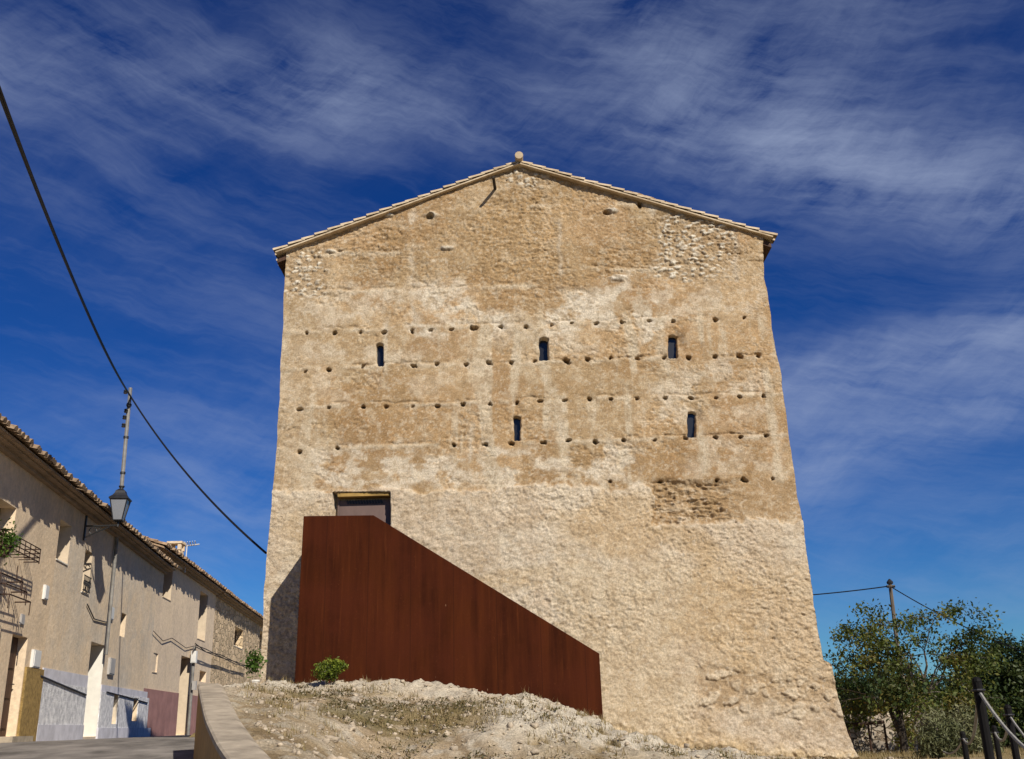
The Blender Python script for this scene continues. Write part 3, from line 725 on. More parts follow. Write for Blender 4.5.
# ------------------------------------------------------------------ street wall
def street_wall():
    h = thing('street_wall', 'low ochre wall with concrete coping curving up beside the street', 'wall', (PAR[3][0], PAR[3][1], float(road_z(PAR[3][1]))))
    P = np.array(PAR)
    # resample
    s = np.concatenate([[0], np.cumsum(np.linalg.norm(np.diff(P, axis=0), axis=1))]); q = np.linspace(0, s[-1], 60)
    P = np.stack([np.interp(q, s, P[:, k]) for k in range(3)], 1)
    for _ in range(6):
        P[1:-1] = (P[:-2] + 2 * P[1:-1] + P[2:]) / 4
    T = np.gradient(P[:, :2], axis=0); T /= np.linalg.norm(T, axis=1)[:, None]; N = np.stack([-T[:, 1], T[:, 0]], 1)   # to the mound side
    if N[10][0] < 0: N = -N
    w = .31
    mb = MB(); n = len(P); ring = []
    jt = [(0.0, 0.0) for _ in range(n)]
    vs = []
    for i in range(n):
        x, y, z = P[i]; rz = float(road_z(y)) - .4; nx, ny = N[i]
        vs += [(x + nx * .015, y + ny * .015, rz), (x + nx * .015, y + ny * .015, z - .06), (x + nx * (w - .02), y + ny * (w - .02), z - .06), (x + nx * (w - .02), y + ny * (w - .02), rz)]
    fs = []
    for i in range(n - 1):
        for k in range(4): fs.append((i * 4 + k, i * 4 + (k + 1) % 4, i * 4 + 4 + (k + 1) % 4, i * 4 + 4 + k))
    fs += [(0, 1, 2, 3), tuple(4 * (n - 1) + k for k in (3, 2, 1, 0))]
    mb.add(vs, fs); mb.build('wall_body', M['ochre'], h)
    mb = MB(); vs = []
    for i in range(n):
        x, y, z = P[i]; nx, ny = N[i]; a, b = jt[i]
        vs += [(x + nx * a, y + ny * a, z - .058), (x + nx * a, y + ny * a, z - .012 + b), (x + nx * (.02 + a), y + ny * (.02 + a), z + b), (x + nx * (w - .03), y + ny * (w - .03), z + b), (x + nx * (w + .02), y + ny * (w + .02), z - .02), (x + nx * (w + .02), y + ny * (w + .02), z - .058)]
    fs = []
    for i in range(n - 1):
        for k in range(6): fs.append((i * 6 + k, i * 6 + (k + 1) % 6, i * 6 + 6 + (k + 1) % 6, i * 6 + 6 + k))
    fs += [tuple(range(6)), tuple(6 * (n - 1) + k for k in range(5, -1, -1))]
    mb.add(vs, fs); mb.build('coping', M['coping'], h)
street_wall()

# ------------------------------------------------------------------ tower
TY = 20.0
HOLES = []
def _row(xs, ys): HOLES.extend(zip(xs, ys))
_row([307,335,360,384,412,430,452,474,500,524.7,551,572,595.5,622.7,648.6,672.3,715,744], [333,333,332,332,331,330,330,328,326,326,325,323.5,323.5,323,321,321,320,318])
_row([304.5,329,362.6,413,437.5,465.7,489.7,512,535,567,588.5,610.6,636.6,664.4,688.7,715,739,758], [371,370,366,365,364.5,364,363,363,361,361,360,358,358,357.6,357.6,356.7,356,355.4])
_row([300,328.8,363,386.4,413,437,463,488.8,516.4,540.6,564.7,590,611,636.6,666,691,715.6,739.7,763.4], [409.7,408,407,407,406.4,405.8,404,403,402,401,400,399,398.7,398,397.5,397.5,397.5,396.6,396])
_row([299.4,337,454,484.8,510.8,544,569.7,595,624,655,685.3,716.6,741,766.6], [452,448,445,444,443,442.5,441,441,440,440,438,437.8,437,436])
_row([610,660,717,744,773], [481,481,480,480,479])
HSIZE = {384: 1.25, 363: 1.3, 672.3: 1.2, 474: 1.2, 567: 1.2}
SLITS = [(376, 383.8, 344, 365.5), (539, 549, 338, 360), (668.5, 678, 335, 358), (512.8, 521, 416, 440), (687.5, 696.5, 411, 437)]
DOOR = (333, 390.5, 493, 620)
EDGE_L = [(285.5, 245), (285, 269), (283.6, 294), (282.7, 332), (281, 370), (278.8, 406), (275.8, 452), (271, 515), (267, 560), (264.7, 593), (263, 640), (260.7, 681), (256, 780)]
EDGE_R = [(764, 225), (763, 234), (764, 278), (768.7, 307), (775, 345), (780.5, 374), (787.5, 425), (795, 479), (801.6, 520), (809.6, 581), (816.5, 626), (823, 660), (831, 664.5), (837.6, 700), (846, 732), (858, 762), (866, 790)]
GABLE = [(270, 252.5), (400, 207), (519, 161.5), (640, 193), (780, 240)]
def wall_xz(p): q = at(p[0], p[1], TY); return q[0], q[2]

def tower():
    L = np.array([wall_xz(p) for p in EDGE_L]); R = np.array([wall_xz(p) for p in EDGE_R]); Gb = np.array([wall_xz(p) for p in GABLE])
    zb = .4
    base = ((L[-2][0] + R[-3][0]) / 2, TY + 4, 1.6)
    T = thing('fortress_tower', 'tall rammed earth tower with gabled roof and rows of small putlog holes', 'tower', base)
    nu, nv = 620, 720
    u = np.linspace(0, 1, nu)[None, :]; t = np.linspace(0, 1, nv)[:, None]
    def ex(z, A): i = np.argsort(A[:, 1]); return np.interp(z, A[i, 1], A[i, 0])
    xl0, xr0 = L[1][0], R[1][0]
    X = xl0 + (xr0 - xl0) * u + 0 * t; Z = 0 * X
    for _ in range(6):
        zt = np.interp(X[-1], Gb[:, 0], Gb[:, 1])[None, :]
        Z = zb + (zt - zb) * t
        jl = .05 * (fbm(Z * 2.2, Z * 0 + 3.3, 4, 71) - .5); jr = .05 * (fbm(Z * 2.2, Z * 0 + 8.3, 4, 72) - .5)
        xa = ex(Z, L) + jl; xb = ex(Z, R) + jr
        X = xa + (xb - xa) * u
    PX, PY = to_pix(X, TY, Z)
    wob = (fbm(X * 1.1, Z * 1.1, 4, 81) - .5); wob2 = fbm(X * 5, Z * 5, 4, 83) - .5
    def reg(x0, x1, y0, y1, s=6, w=14):
        a = PX + wob * w * 2 + wob2 * w; b = PY + wob * w * 1.4 + wob2 * w * .8
        return sst(x0 - s, x0 + s, a) * (1 - sst(x1 - s, x1 + s, a)) * sst(y0 - s, y0 + s, b) * (1 - sst(y1 - s, y1 + s, b))
    # lower coat of plaster begins along a ledge, stepping down right of x=652
    led = 491 - (PX - 270) * .010 + 10 * wob2 + 16 * wob
    led = np.where(PX > 652 + 16 * wob + 12 * wob2, 523 - (PX - 652) * .02 + 14 * wob2 + 8 * wob, led)
    low = sst(-2.2, 2.2, PY - led)
    strip = reg(652, 800, 482, 523, 3, 8)              # exposed core, right
    strip_rough = strip * (1 - sst(715, 745, PX))
    f_big = fbm(X * .33, Z * .33, 3, 1) - .5; f_med = fbm(X * 1.7, Z * 1.7, 4, 2) - .5; f_sm = fbm(X * 7, Z * 9, 4, 3) - .5; f_fine = fbm(X * 22, Z * 26, 3, 4) - .5
    # eroded upper fields
    ero = np.clip(reg(478, 560, 195, 292, 10, 20) + reg(415, 480, 215, 250, 6, 8) * .5 + reg(310, 405, 225, 262, 6, 12) * .8 + reg(585, 652, 248, 276, 4, 8) * .9 + reg(505, 660, 178, 205, 5, 8) * .7 + reg(430, 540, 290, 312, 6, 10) * .55
                  + reg(560, 640, 445, 478, 6, 12) * .8 + sst(.56, .70, fbm(X * .8, Z * 1.1, 4, 12)) * .55 * (1 - low), 0, 1) * (1 - low)
    grit = fbm(X * 19, Z * 21, 3, 5, .7) - .5; pits = sst(.62, .80, vnoise(X * 15 + f_sm * 3, Z * 19, 6)); fl = fbm(X * 13, Z * 17, 3, 7) - .5
    tool = ridged(X * 8.5 + Z * 4.6 + f_sm * 2.2, Z * 10.5 - X * 4.2 + f_med * 2, 3, 23, .6) - .62           # slanting trowelled ridges in the lower coat
    tool2 = ridged(X * 4.5 - f_med * 2, Z * 12.5, 4, 27, .6) - .6                                          # horizontal fissures of the eroded earth
    smooth_low = np.clip(reg(555, 690, 560, 745, 14, 30) * .8 + reg(270, 330, 500, 560, 10, 16) * .4, 0, 1)
    rg_ = np.clip(.10 + .80 * sst(.50, .70, fbm(X * 1.3, Z * 2.0, 4, 141)) + .5 * sst(300, 270, PY), 0, 1) * (1 - low) + low * np.clip(.45 + .55 * sst(.42, .6, fbm(X * .9, Z * .9, 4, 142)), 0, 1)
    disp = f_big * .10 + f_med * .022 + f_sm * (.006 + .012 * rg_) + f_fine * (.005 + .009 * rg_) + grit * .022 * rg_ - pits * .016 * rg_ * (1 - .4 * low)
    disp = disp + low * (.050 + tool * .030 * rg_ * (1 - .65 * smooth_low) + f_sm * .016 * (1 - .5 * smooth_low) + grit * .024 * rg_ + fl * .012)
    disp = disp + ero * (-.026 + tool2 * .040 + f_sm * .03 + grit * .03)
    disp = disp - strip * .012 - strip_rough * .03 + strip_rough * (tool2 * .11 + f_sm * .09 - .025)
    # construction lifts: thin irregular joints at each row of holes and above
    colz = np.zeros_like(X)
    rows = []
    for yy, sl, x0, x1 in ((329.5, -.031, 285, 770), (366, -.024, 282, 772), (404.5, -.027, 280, 785), (447, -.030, 278, 790), (290, -.028, 285, 560), (251, -.02, 300, 440), (268, -.03, 660, 765), (277, -.03, 560, 770), (248, -.03, 560, 652), (207, -.02, 500, 655)):
        yl = yy + (PX - 285) * sl + 2.0 * wob * 2 + 2.0 * wob2 * 1.5
        m_ = np.exp(-((PY - yl + 2.2 * fl) / 1.0) ** 2) * sst(.40, .60, fbm(X * 2.3, Z * 0 + yy, 5, 14)) * np.clip(.75 + 1.4 * fl, 0, 1.3) * sst(x0 - 4, x0 + 4, PX) * (1 - sst(x1 - 4, x1 + 4, PX)) * (1 - low)
        disp = disp - m_ * .030
        lip = np.exp(-((PY - yl - 3.2) / 2.2) ** 2) * sst(.42, .6, fbm(X * 1.7, Z * 0 + yy + 5, 4, 15)) * (1 - low) * sst(x0 - 4, x0 + 4, PX) * (1 - sst(x1 - 4, x1 + 4, PX)); disp = disp + lip * .012; rows.append((yl, m_, lip))
    # rubble patches
    f1, f2, cid = worley(X * 6.2 + wob * 2 + wob2 * .8, Z * 11.5 + wob2 * 1.6, 5); st = sst(.50, .26, f1)
    rub = np.clip(reg(656, 735, 214, 281, 4, 10) * (1 - .7 * sst(700, 735, PX) * sst(245, 280, PY)) + reg(284, 325, 250, 296, 4, 8) + reg(505, 545, 158, 186, 4, 6), 0, 1) 
    stone_vis = rub * sst(.30, .36, cid) * st
    disp = disp + rub * (-.020 + .028 * stone_vis + grit * .03)
    g1, g2, gid = worley(X * 3.6 + wob * 1.5 + wob2 * .6, Z * 5.4 + wob2 * 1.2, 8); gst = sst(.52, .30, g1)
    rub2 = np.clip(reg(698, 742, 668, 712, 5, 8) + .75 * reg(740, 845, 668, 725, 8, 20), 0, 1); sv2 = rub2 * sst(.34, .42, gid) * gst
    disp = disp + sv2 * .045 - rub2 * .025
    # isolated pale stones
    for (sx, sy, rx, ry) in ((432, 215, 7, 2.5), (388, 214, 5, 1.8), (613, 210, 5, 2.4), (332, 251, 5, 2), (448, 248, 7, 2), (618, 278, 9, 3)):
        mm = np.exp(-(((PX - sx + wob2 * 6) / rx) ** 2 + ((PY - sy + wob2 * 4) / ry) ** 2) ** 2); disp = disp + mm * .06; stone_vis = np.maximum(stone_vis, mm)
    # broken foot
    footy = 757 - np.interp(PX, [560, 620, 700, 860], [30, 27, 14, 6]); ft = sst(-8, 6, PY - footy + 16 * wob + 10 * wob2); disp = disp + ft * (ridged(X * 2.2, Z * 4, 4, 33) - .45) * .22
    # holes, slits, door
    hole = np.zeros_like(X)
    rs = np.random.default_rng(3)
    for i, (hx, hy) in enumerate(HOLES):
        k = .58 * HSIZE.get(hx, 1) * rs.uniform(.70, 1.2); rx, ry = 4.1 * k * rs.uniform(.85, 1.2), 3.0 * k
        sel = (np.abs(PX - hx) < 14) & (np.abs(PY - hy) < 12)
        q = np.hypot((PX[sel] - hx) / rx + wob2[sel] * 1.4 + fl[sel] * 1.6, (PY[sel] - hy) / ry + wob2[sel] * 1.2 + fl[sel] * 1.4)
        hole[sel] = np.maximum(hole[sel], 1 - sst(.70, 1.12, q)); disp[sel] -= .02 * np.exp(-(q / 1.7) ** 2)
    for (a, b, c, r_) in ((430, 216, 4, 2.6), (607, 212, 4, 2.6), (640, 204, 2.2, 4)):
        q = np.hypot((PX - a) / c, (PY - b) / r_); hole = np.maximum(hole, (1 - sst(.7, 1.15, q)) * .8)
    disp = disp - hole * .26
    slit = np.zeros_like(X)
    for k, (a, b, c, d) in enumerate(SLITS):
        a, b = a + .7, b - .9
        j = wob2 * 3.0
        ins = sst(a - .7, a + .5, PX + j) * (1 - sst(b - .5, b + .7, PX + j)) * sst(c - .8, c + .8, PY + - .07 * np.abs(PX - (a + b) / 2) ** 2 + j) * (1 - sst(d - .6, d + .6, PY))
        slit = np.maximum(slit, ins)
        if k in (2, 4):      # broken away hood to the right
            hd = np.exp(-(((PX - b - 1) / 6) ** 2 + ((PY - c - 5) / 9) ** 2)); disp = disp - hd * .09
    dm = sst(DOOR[0] - .5, DOOR[0] + .5, PX) * (1 - sst(DOOR[1] - .5, DOOR[1] + .5, PX)) * sst(DOOR[2] - .5, DOOR[2] + .5, PY) * (1 - sst(DOOR[3] - .5, DOOR[3] + .5, PY))
    Yc = TY - disp * (1 - dm) * (1 - slit)
    Yc = Yc + slit * .26 + dm * .24
    # ---- colours of earth, lime, stone
    def c(*a): return np.array(a)
    col = np.ones(X.shape + (3,)) * c(.42, .275, .138)
    def mixc(col, q, m): m = np.clip(m, 0, 1)[..., None]; return col * (1 - m) + q * m
    col = mixc(col, c(.475, .345, .200), sst(.42, .62, fbm(X * .6, Z * .9, 5, 101)) * .8)
    col = mixc(col, c(.37, .225, .105), sst(.50, .66, fbm(X * .75, Z * .8, 5, 102)) * .7)
    col = mixc(col, c(.385, .245, .118), ero * .8)
    col = mixc(col, c(.455, .305, .155), reg(478, 580, 200, 275, 14, 20) * .7)
    # each rammed box has its own batch of earth
    lift = np.zeros_like(X)
    for yy, sl in ((207, -.02), (250, -.025), (288, -.028), (329.5, -.031), (366, -.024), (404.5, -.027), (447, -.030)): lift = lift + (PY > yy + (PX - 285) * sl + 4 * wob)
    bx = np.floor((PX + 6 * wob + 31 * lift) / 82.0).astype(int); bid = _tab[(bx * 7 + 11) % 512, (lift.astype(int) * 13 + 5) % 512]
    col = col * (0.84 + .30 * bid)[..., None] * np.stack([1 + 0 * bid, .985 + .03 * bid, .95 + .12 * bid], -1)
    # lime bloom and runs
    bloom = np.clip(reg(420, 480, 286, 312, 5, 22) * .7 + reg(555, 650, 283, 335, 8, 24) * .95 + reg(400, 560, 318, 334, 6, 20) * .7 + reg(290, 420, 345, 362, 6, 16) * .5 + reg(480, 640, 335, 350, 6, 18) * .5 + reg(640, 760, 360, 420, 14, 24) * .6 + reg(300, 420, 288, 330, 8, 24) * .5 + reg(650, 765, 285, 318, 8, 20) * .5 + reg(290, 480, 372, 405, 8, 26) * .35 + reg(290, 640, 446, 492, 6, 26) * .85 + reg(690, 780, 440, 478, 8, 20) * .4 + reg(430, 560, 300, 330, 10, 20) * .4, 0, 1)
    col = mixc(col, c(.66, .575, .45), bloom * sst(.40, .56, fbm(X * 2.6, Z * 3.4, 5, 103)) * 1.0)
    runs = sst(.56, .72, fbm(X * 3.2, Z * .55, 5, 104)) * sst(280, 330, PY) * (1 - low)
    col = mixc(col, c(.59, .50, .365), runs * .75)
    # box joints: pale vertical mortar between lifts
    for (vx, y0, y1) in ((412, 210, 330), (560, 205, 275), (652, 205, 285), (386, 290, 332), (640, 285, 330), (735, 235, 282), (470, 405, 485), (560, 405, 440), (430, 445, 490), (655, 445, 482)):
        e = np.exp(-((PX - vx + wob * 8 + wob2 * 6) / 2.6) ** 2) * sst(y0 - 3, y0 + 3, PY) * (1 - sst(y1 - 3, y1 + 3, PY)) * sst(.38, .56, fbm(X * 2 + vx, Z * 2.2, 3, 105))
        col = mixc(col, c(.59, .50, .38), e * .8)
    for yl, m_, lip in rows: col = mixc(col, c(.60, .50, .36), lip * .75); col = mixc(col, c(.30, .20, .11), m_ * .35)
    # left edge paler
    col = mixc(col, c(.52, .41, .275), sst(330, 285, PX) * sst(290, 330, PY) * .6)
    # lower coat
    lowc = np.ones(X.shape + (3,)) * c(.535, .43, .31); lowc = mixc(lowc, c(.59, .50, .38), sst(.45, .62, fbm(X * .9, Z * .9, 5, 111))); lowc = mixc(lowc, c(.50, .365, .215), sst(.50, .66, fbm(X * .5, Z * .8, 5, 112)) * .8)
    lowc = mixc(lowc, c(.50, .36, .205), reg(700, 860, 560, 700, 20, 30) * .6); lowc = mixc(lowc, c(.56, .445, .29), smooth_low * .7)
    lowc = mixc(lowc, c(.52, .39, .225), ft * .8)
    col = mixc(col, c(.40, .27, .145), strip * .9); col = mixc(col, c(.33, .215, .11), strip_rough * .65)
    col = col * (1 - low[..., None]) + lowc * low[..., None]
    col = mixc(col, c(.62, .52, .38), np.exp(-((PY - led - 2.2) / 1.6) ** 2) * .5 * sst(.4, .55, fbm(X * 1.5, Z * .2, 3, 113)))  # light catching the ledge's upper edge, painted as a broken pale line
    sc_ = (c(.66, .60, .49) * (0.8 + .4 * cid[..., None])); m_ = stone_vis[..., None]; col = col * (1 - m_) + sc_ * m_
    sc_ = (c(.58, .48, .345) * (0.78 + .35 * gid[..., None])); m_ = (sv2 * .85)[..., None]; col = col * (1 - m_) + sc_ * m_
    col = mixc(col, c(.36, .255, .15), rub * (1 - stone_vis) * .6); col = mixc(col, c(.38, .27, .16), rub2 * (1 - sv2) * .7)
    col = mixc(col, c(.26, .18, .11), hole * .5); col = mixc(col, c(.20, .15, .10), dm * .0)  # shade inside the holes, darkened into the wall colour
    # gritty aggregate: pale lime flecks, darker earth and small stones
    m1 = fbm(X * 4.2, Z * 5.0, 5, 131, .6); m2 = fbm(X * 12, Z * 14, 4, 132, .65); m3 = vnoise(X * 24, Z * 27, 133)
    col = mixc(col, c(.64, .55, .41), sst(.54, .70, m2) * .36 * (1 - .35 * low)); col = mixc(col, c(.29, .195, .105), sst(.47, .32, m2) * .42 * (1 - .35 * low))
    col = mixc(col, c(.58, .48, .34), sst(.56, .68, m1) * .30); col = mixc(col, c(.36, .25, .135), sst(.47, .34, m1) * .42 * (1 - .3 * low))
    col = mixc(col, c(.24, .165, .09), sst(.80, .95, m3) * .4); col = mixc(col, c(.66, .58, .46), sst(.20, .06, m3) * .4)
    V = np.stack([X, Yc, Z], -1)
    Q = gridq(nu, nv)
    Vl = [V.reshape(-1, 3)]; Cl = [col.reshape(-1, 3)]; Ql = [Q]; off = nu * nv
    # side walls and back from the same edge vertices
    D = 8.0; nd = 26
    for side in (0, 1):
        edge = V[::4, 0 if side == 0 else -1]; ce = col[::4, 0 if side == 0 else -1]
        dd = np.linspace(0, 1, nd)[None, :] ** 1.0
        ey = edge[:, 1:2] + (TY + D - edge[:, 1:2]) * dd
        n_ = (fbm(ey * 1.6, edge[:, 2:3] * 1.6 + 0 * ey, 4, 120 + side) - .5) * .10 * np.minimum(1, dd * 6)
        exx = edge[:, 0:1] + (n_ if side else -n_) * 1.0
        W_ = np.stack([exx, ey, edge[:, 2:3] + 0 * ey], -1); ne = len(edge)
        q = gridq(nd, ne) + off
        if side == 0: q = q[:, ::-1]
        Vl.append(W_.reshape(-1, 3)); Cl.append(np.repeat(ce[:, None, :], nd, 1).reshape(-1, 3)); Ql.append(q); off += ne * nd
    bx = V[:, [0, -1]]; nb = 2
    zt = Gb[2][1]; xm = Gb[2][0]
    Bk = np.array([[V[0, 0, 0], TY + D, zb], [V[0, -1, 0], TY + D, zb], [V[-1, -1, 0], TY + D, V[-1, -1, 2]], [V[-1, 0, 0], TY + D, V[-1, 0, 2]], [xm, TY + D, zt], [xm, TY + D, zt]])
    Vl.append(Bk); Cl.append(np.ones((6, 3)) * .4); Ql.append(np.array([[0, 3, 2, 1], [3, 5, 4, 2]])[:, :] + off)
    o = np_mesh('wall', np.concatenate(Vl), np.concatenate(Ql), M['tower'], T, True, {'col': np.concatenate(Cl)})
    # ---- roof
    zl = at(274.5, 247, TY - .1); zr = at(773.5, 231.5, TY - .1); ap = at(519, 158, TY - .1)
    y0, y1 = TY - .13, TY + D + .15
    rb = MB(); A_ = np.array([ap[0], 0, ap[2]])
    for e, seed in ((zl, 61), (zr, 67)):
        E_ = np.array([e[0], 0, e[2]]); up = A_ - E_; S = np.linalg.norm(up); up = up / S; al = np.array([0, 1., 0]); nr = np.cross(al, up); nr = nr if nr[2] > 0 else -nr
        lo = -.075
        pts = []
        for yy in (y0 + .03, y1):
            for pnt in (E_ - up * .02, A_):
                for k in (0, 1): pts.append(pnt + nr * (lo - .03 - (.0 if k else .03)) + np.array([0, yy, 0]))
        rb.add(pts, [(0, 1, 3, 2), (4, 6, 7, 5), (0, 4, 5, 1), (1, 5, 7, 3), (0, 2, 6, 4), (2, 3, 7, 6)])
        roof_tiles(E_ + np.array([0, y0 - .02, 0]) + nr * -.095, al, up, nr, y1 - y0, S - .02, rb, pitch=.25, exp=.31, r=.078, seed=seed, jit=1.3)
    roof = rb.build('roof', M['tile_pale'], T)
    rg = MB()
    for k in range(22):
        ya = y0 - .10 + k * .38; rg.tube([(ap[0], ya, ap[2] + .0), (ap[0], ya + .43, ap[2] - .015)], [.095, .085], 10)
    rr_ = rg.build('ridge_tiles', M['tile_pale']); rr_.parent = roof
    # timber eave boards seen as dark soffits
    for e, sx in ((zl, 1), (zr, -1)):
        mb = MB(); mb.box((e[0] + sx * .17, (TY + .05 + y1) / 2, e[2] - .20), (.13, 0, sx * .055), (0, (y1 - TY - .05) / 2, 0), (0, 0, .06))
        mb.build('eave_beam', M['wood'], T)
    # sawn beam end left in the gable
    b0 = at(495, 189, TY); mb = MB(); tip = at(493.2, 177, TY - .50); mb.tube([b0 + (0, .15, -.02), b0 + (0, -.05, 0), tip], [.035, .035, .032], 6); mb.build('beam_stub', M['barkdark'], T)
    # slits: glass set deep
    for (a, b, c_, d) in SLITS:
        p0 = at(a - .6, d + .6, TY); p1 = at(b + .6, c_ - .6, TY); y = TY + .17
        fr = MB(); w = .03
        for (q0, q1, s0, s1) in ((p0[0], p0[0] + w, p0[2], p1[2]), (p1[0] - w, p1[0], p0[2], p1[2]), (p0[0] + w, p1[0] - w, p0[2], p0[2] + w), (p0[0] + w, p1[0] - w, p1[2] - w, p1[2])):
            fr.abox(q0, q1, y - .02, y + .02, s0, s1)
        wi = fr.build('slit_window', M['dark'], T)
        g = MB(); g.abox(p0[0] + w * .5, p1[0] - w * .5, y - .004, y + .006, p0[2] + w * .5, p1[2] - w * .5); gp = g.build('pane', M['slitglass']); gp.parent = wi
    # doorway
    p0 = at(DOOR[0], DOOR[3], TY); p1 = at(DOOR[1], DOOR[2], TY); zd = p1[2] - 2.15
    mb = MB(); mb.abox(p0[0] + .03, p1[0] - .03, TY + .15, TY + .19, zd, p1[2] - .10); 
    dr = mb.build('door', M['doorsteel'], T)
    mb = MB(); 
    for k in range(13):
        x = p0[0] + .2 + k * (p1[0] - p0[0] - .4) / 12; mb.box((x, TY + .138, p1[2] - .14), (.016, 0, .012), (0, .012, 0), (-.018, 0, .035))
    g = mb.build('vent_grille', M['dark']); g.parent = dr
    mb = MB(); mb.abox(p1[0] - .20, p1[0] - .16, TY + .09, TY + .146, zd + .95, zd + 1.15); g = mb.build('handle', M['dark']); g.parent = dr
    mb = MB(); mb.abox(p0[0] + .02, p1[0] - .02, TY - .035, TY + .20, p1[2] - .055, p1[2] + .012); mb.build('lintel', M['lintelwood'], T)
    mb = MB()
    for (x0, x1) in ((p0[0] + .0, p0[0] + .03), (p1[0] - .03, p1[0] + .0)): mb.abox(x0, x1, TY + .13, TY + .20, zd, p1[2] - .08)
    mb.build('door_frame', M['doorsteel'], T)
    return zd
M['tile_pale'] = mat('pale weathered roof tile', (.52, .42, .29), .92, .35, 5, .4, 40, col2=(.36, .27, .17))
ZD = tower()

# ------------------------------------------------------------------ corten stair
def stair():
    Y0 = 18.45; th = .02
    pts = [at(303.5, 516, Y0), at(373.5, 515.2, Y0), at(599.3, 653.5, Y0), at(603, 735, Y0)]
    S = thing('access_stair', 'rust red steel stair enclosure leaning up to the tower doorway', 'stairs', ((pts[0][0] + pts[3][0]) / 2, 19.1, 2.0))
    xa = pts[0][0] - .06; xb = pts[3][0]; zbot = .9
    # front screen: bevelled plate with a folded top edge
    prof = [(pts[0][0] - .05, zbot), (xb + .02, zbot), (pts[2][0], pts[2][2]), (pts[1][0], pts[1][2]), (pts[0][0], pts[0][2])]
    mb = MB(); n = len(prof)
    mb.add([(x, Y0, z) for x, z in prof] + [(x, Y0 + .05, z) for x, z in prof], [tuple(range(n)), tuple(range(2 * n - 1, n - 1, -1))] + [(i, i + n, (i + 1) % n + n, (i + 1) % n) for i in range(n)])
    o = mb.build('front_screen', M['corten'], S)
    bv = o.modifiers.new('bevel', 'BEVEL'); bv.width = .008; bv.segments = 2
    # side return to the wall
    zt = pts[0][2]
    mb = MB(); x0 = pts[0][0]; mb.add([(x0 - .05 + .012, Y0 + .052, zbot), (x0 - .05 + .012, TY + .02, zbot), (x0, TY + .02, zt - .003), (x0, Y0 + .052, zt - .003), (x0 + .0, Y0 + .052, zbot), (x0 + .0, TY + .02, zbot), (x0 + .04, TY + .02, zt - .003), (x0 + .04, Y0 + .052, zt - .003)],
                              [(0, 3, 2, 1), (4, 5, 6, 7), (3, 7, 6, 2), (0, 1, 5, 4), (0, 4, 7, 3), (1, 2, 6, 5)]); mb.build('side_screen', M['corten'], S)
    # landing and flight
    mb = MB(); xl1 = pts[1][0] + .05; mb.abox(x0 + .06, xl1, Y0 + .06, TY - .08, ZD - .12, ZD - .01); mb.build('landing', M['corten'], S)
    slope = (pts[1][2] - pts[2][2]) / (pts[2][0] - pts[1][0]); nst = 15; run = (xb - .15 - xl1) / nst
    mb = MB()
    for k in range(nst):
        xs = xl1 + run * k; zs = ZD - .01 - slope * run * (k + 1)
        mb.abox(xs + .004, xs + run + .03, Y0 + .06, TY - .08, zs - .04, zs); mb.abox(xs, xs + .003, Y0 + .06, TY - .08, zs - .04, zs + slope * run - .045)
    mb.build('treads', M['corten'], S)
stair()

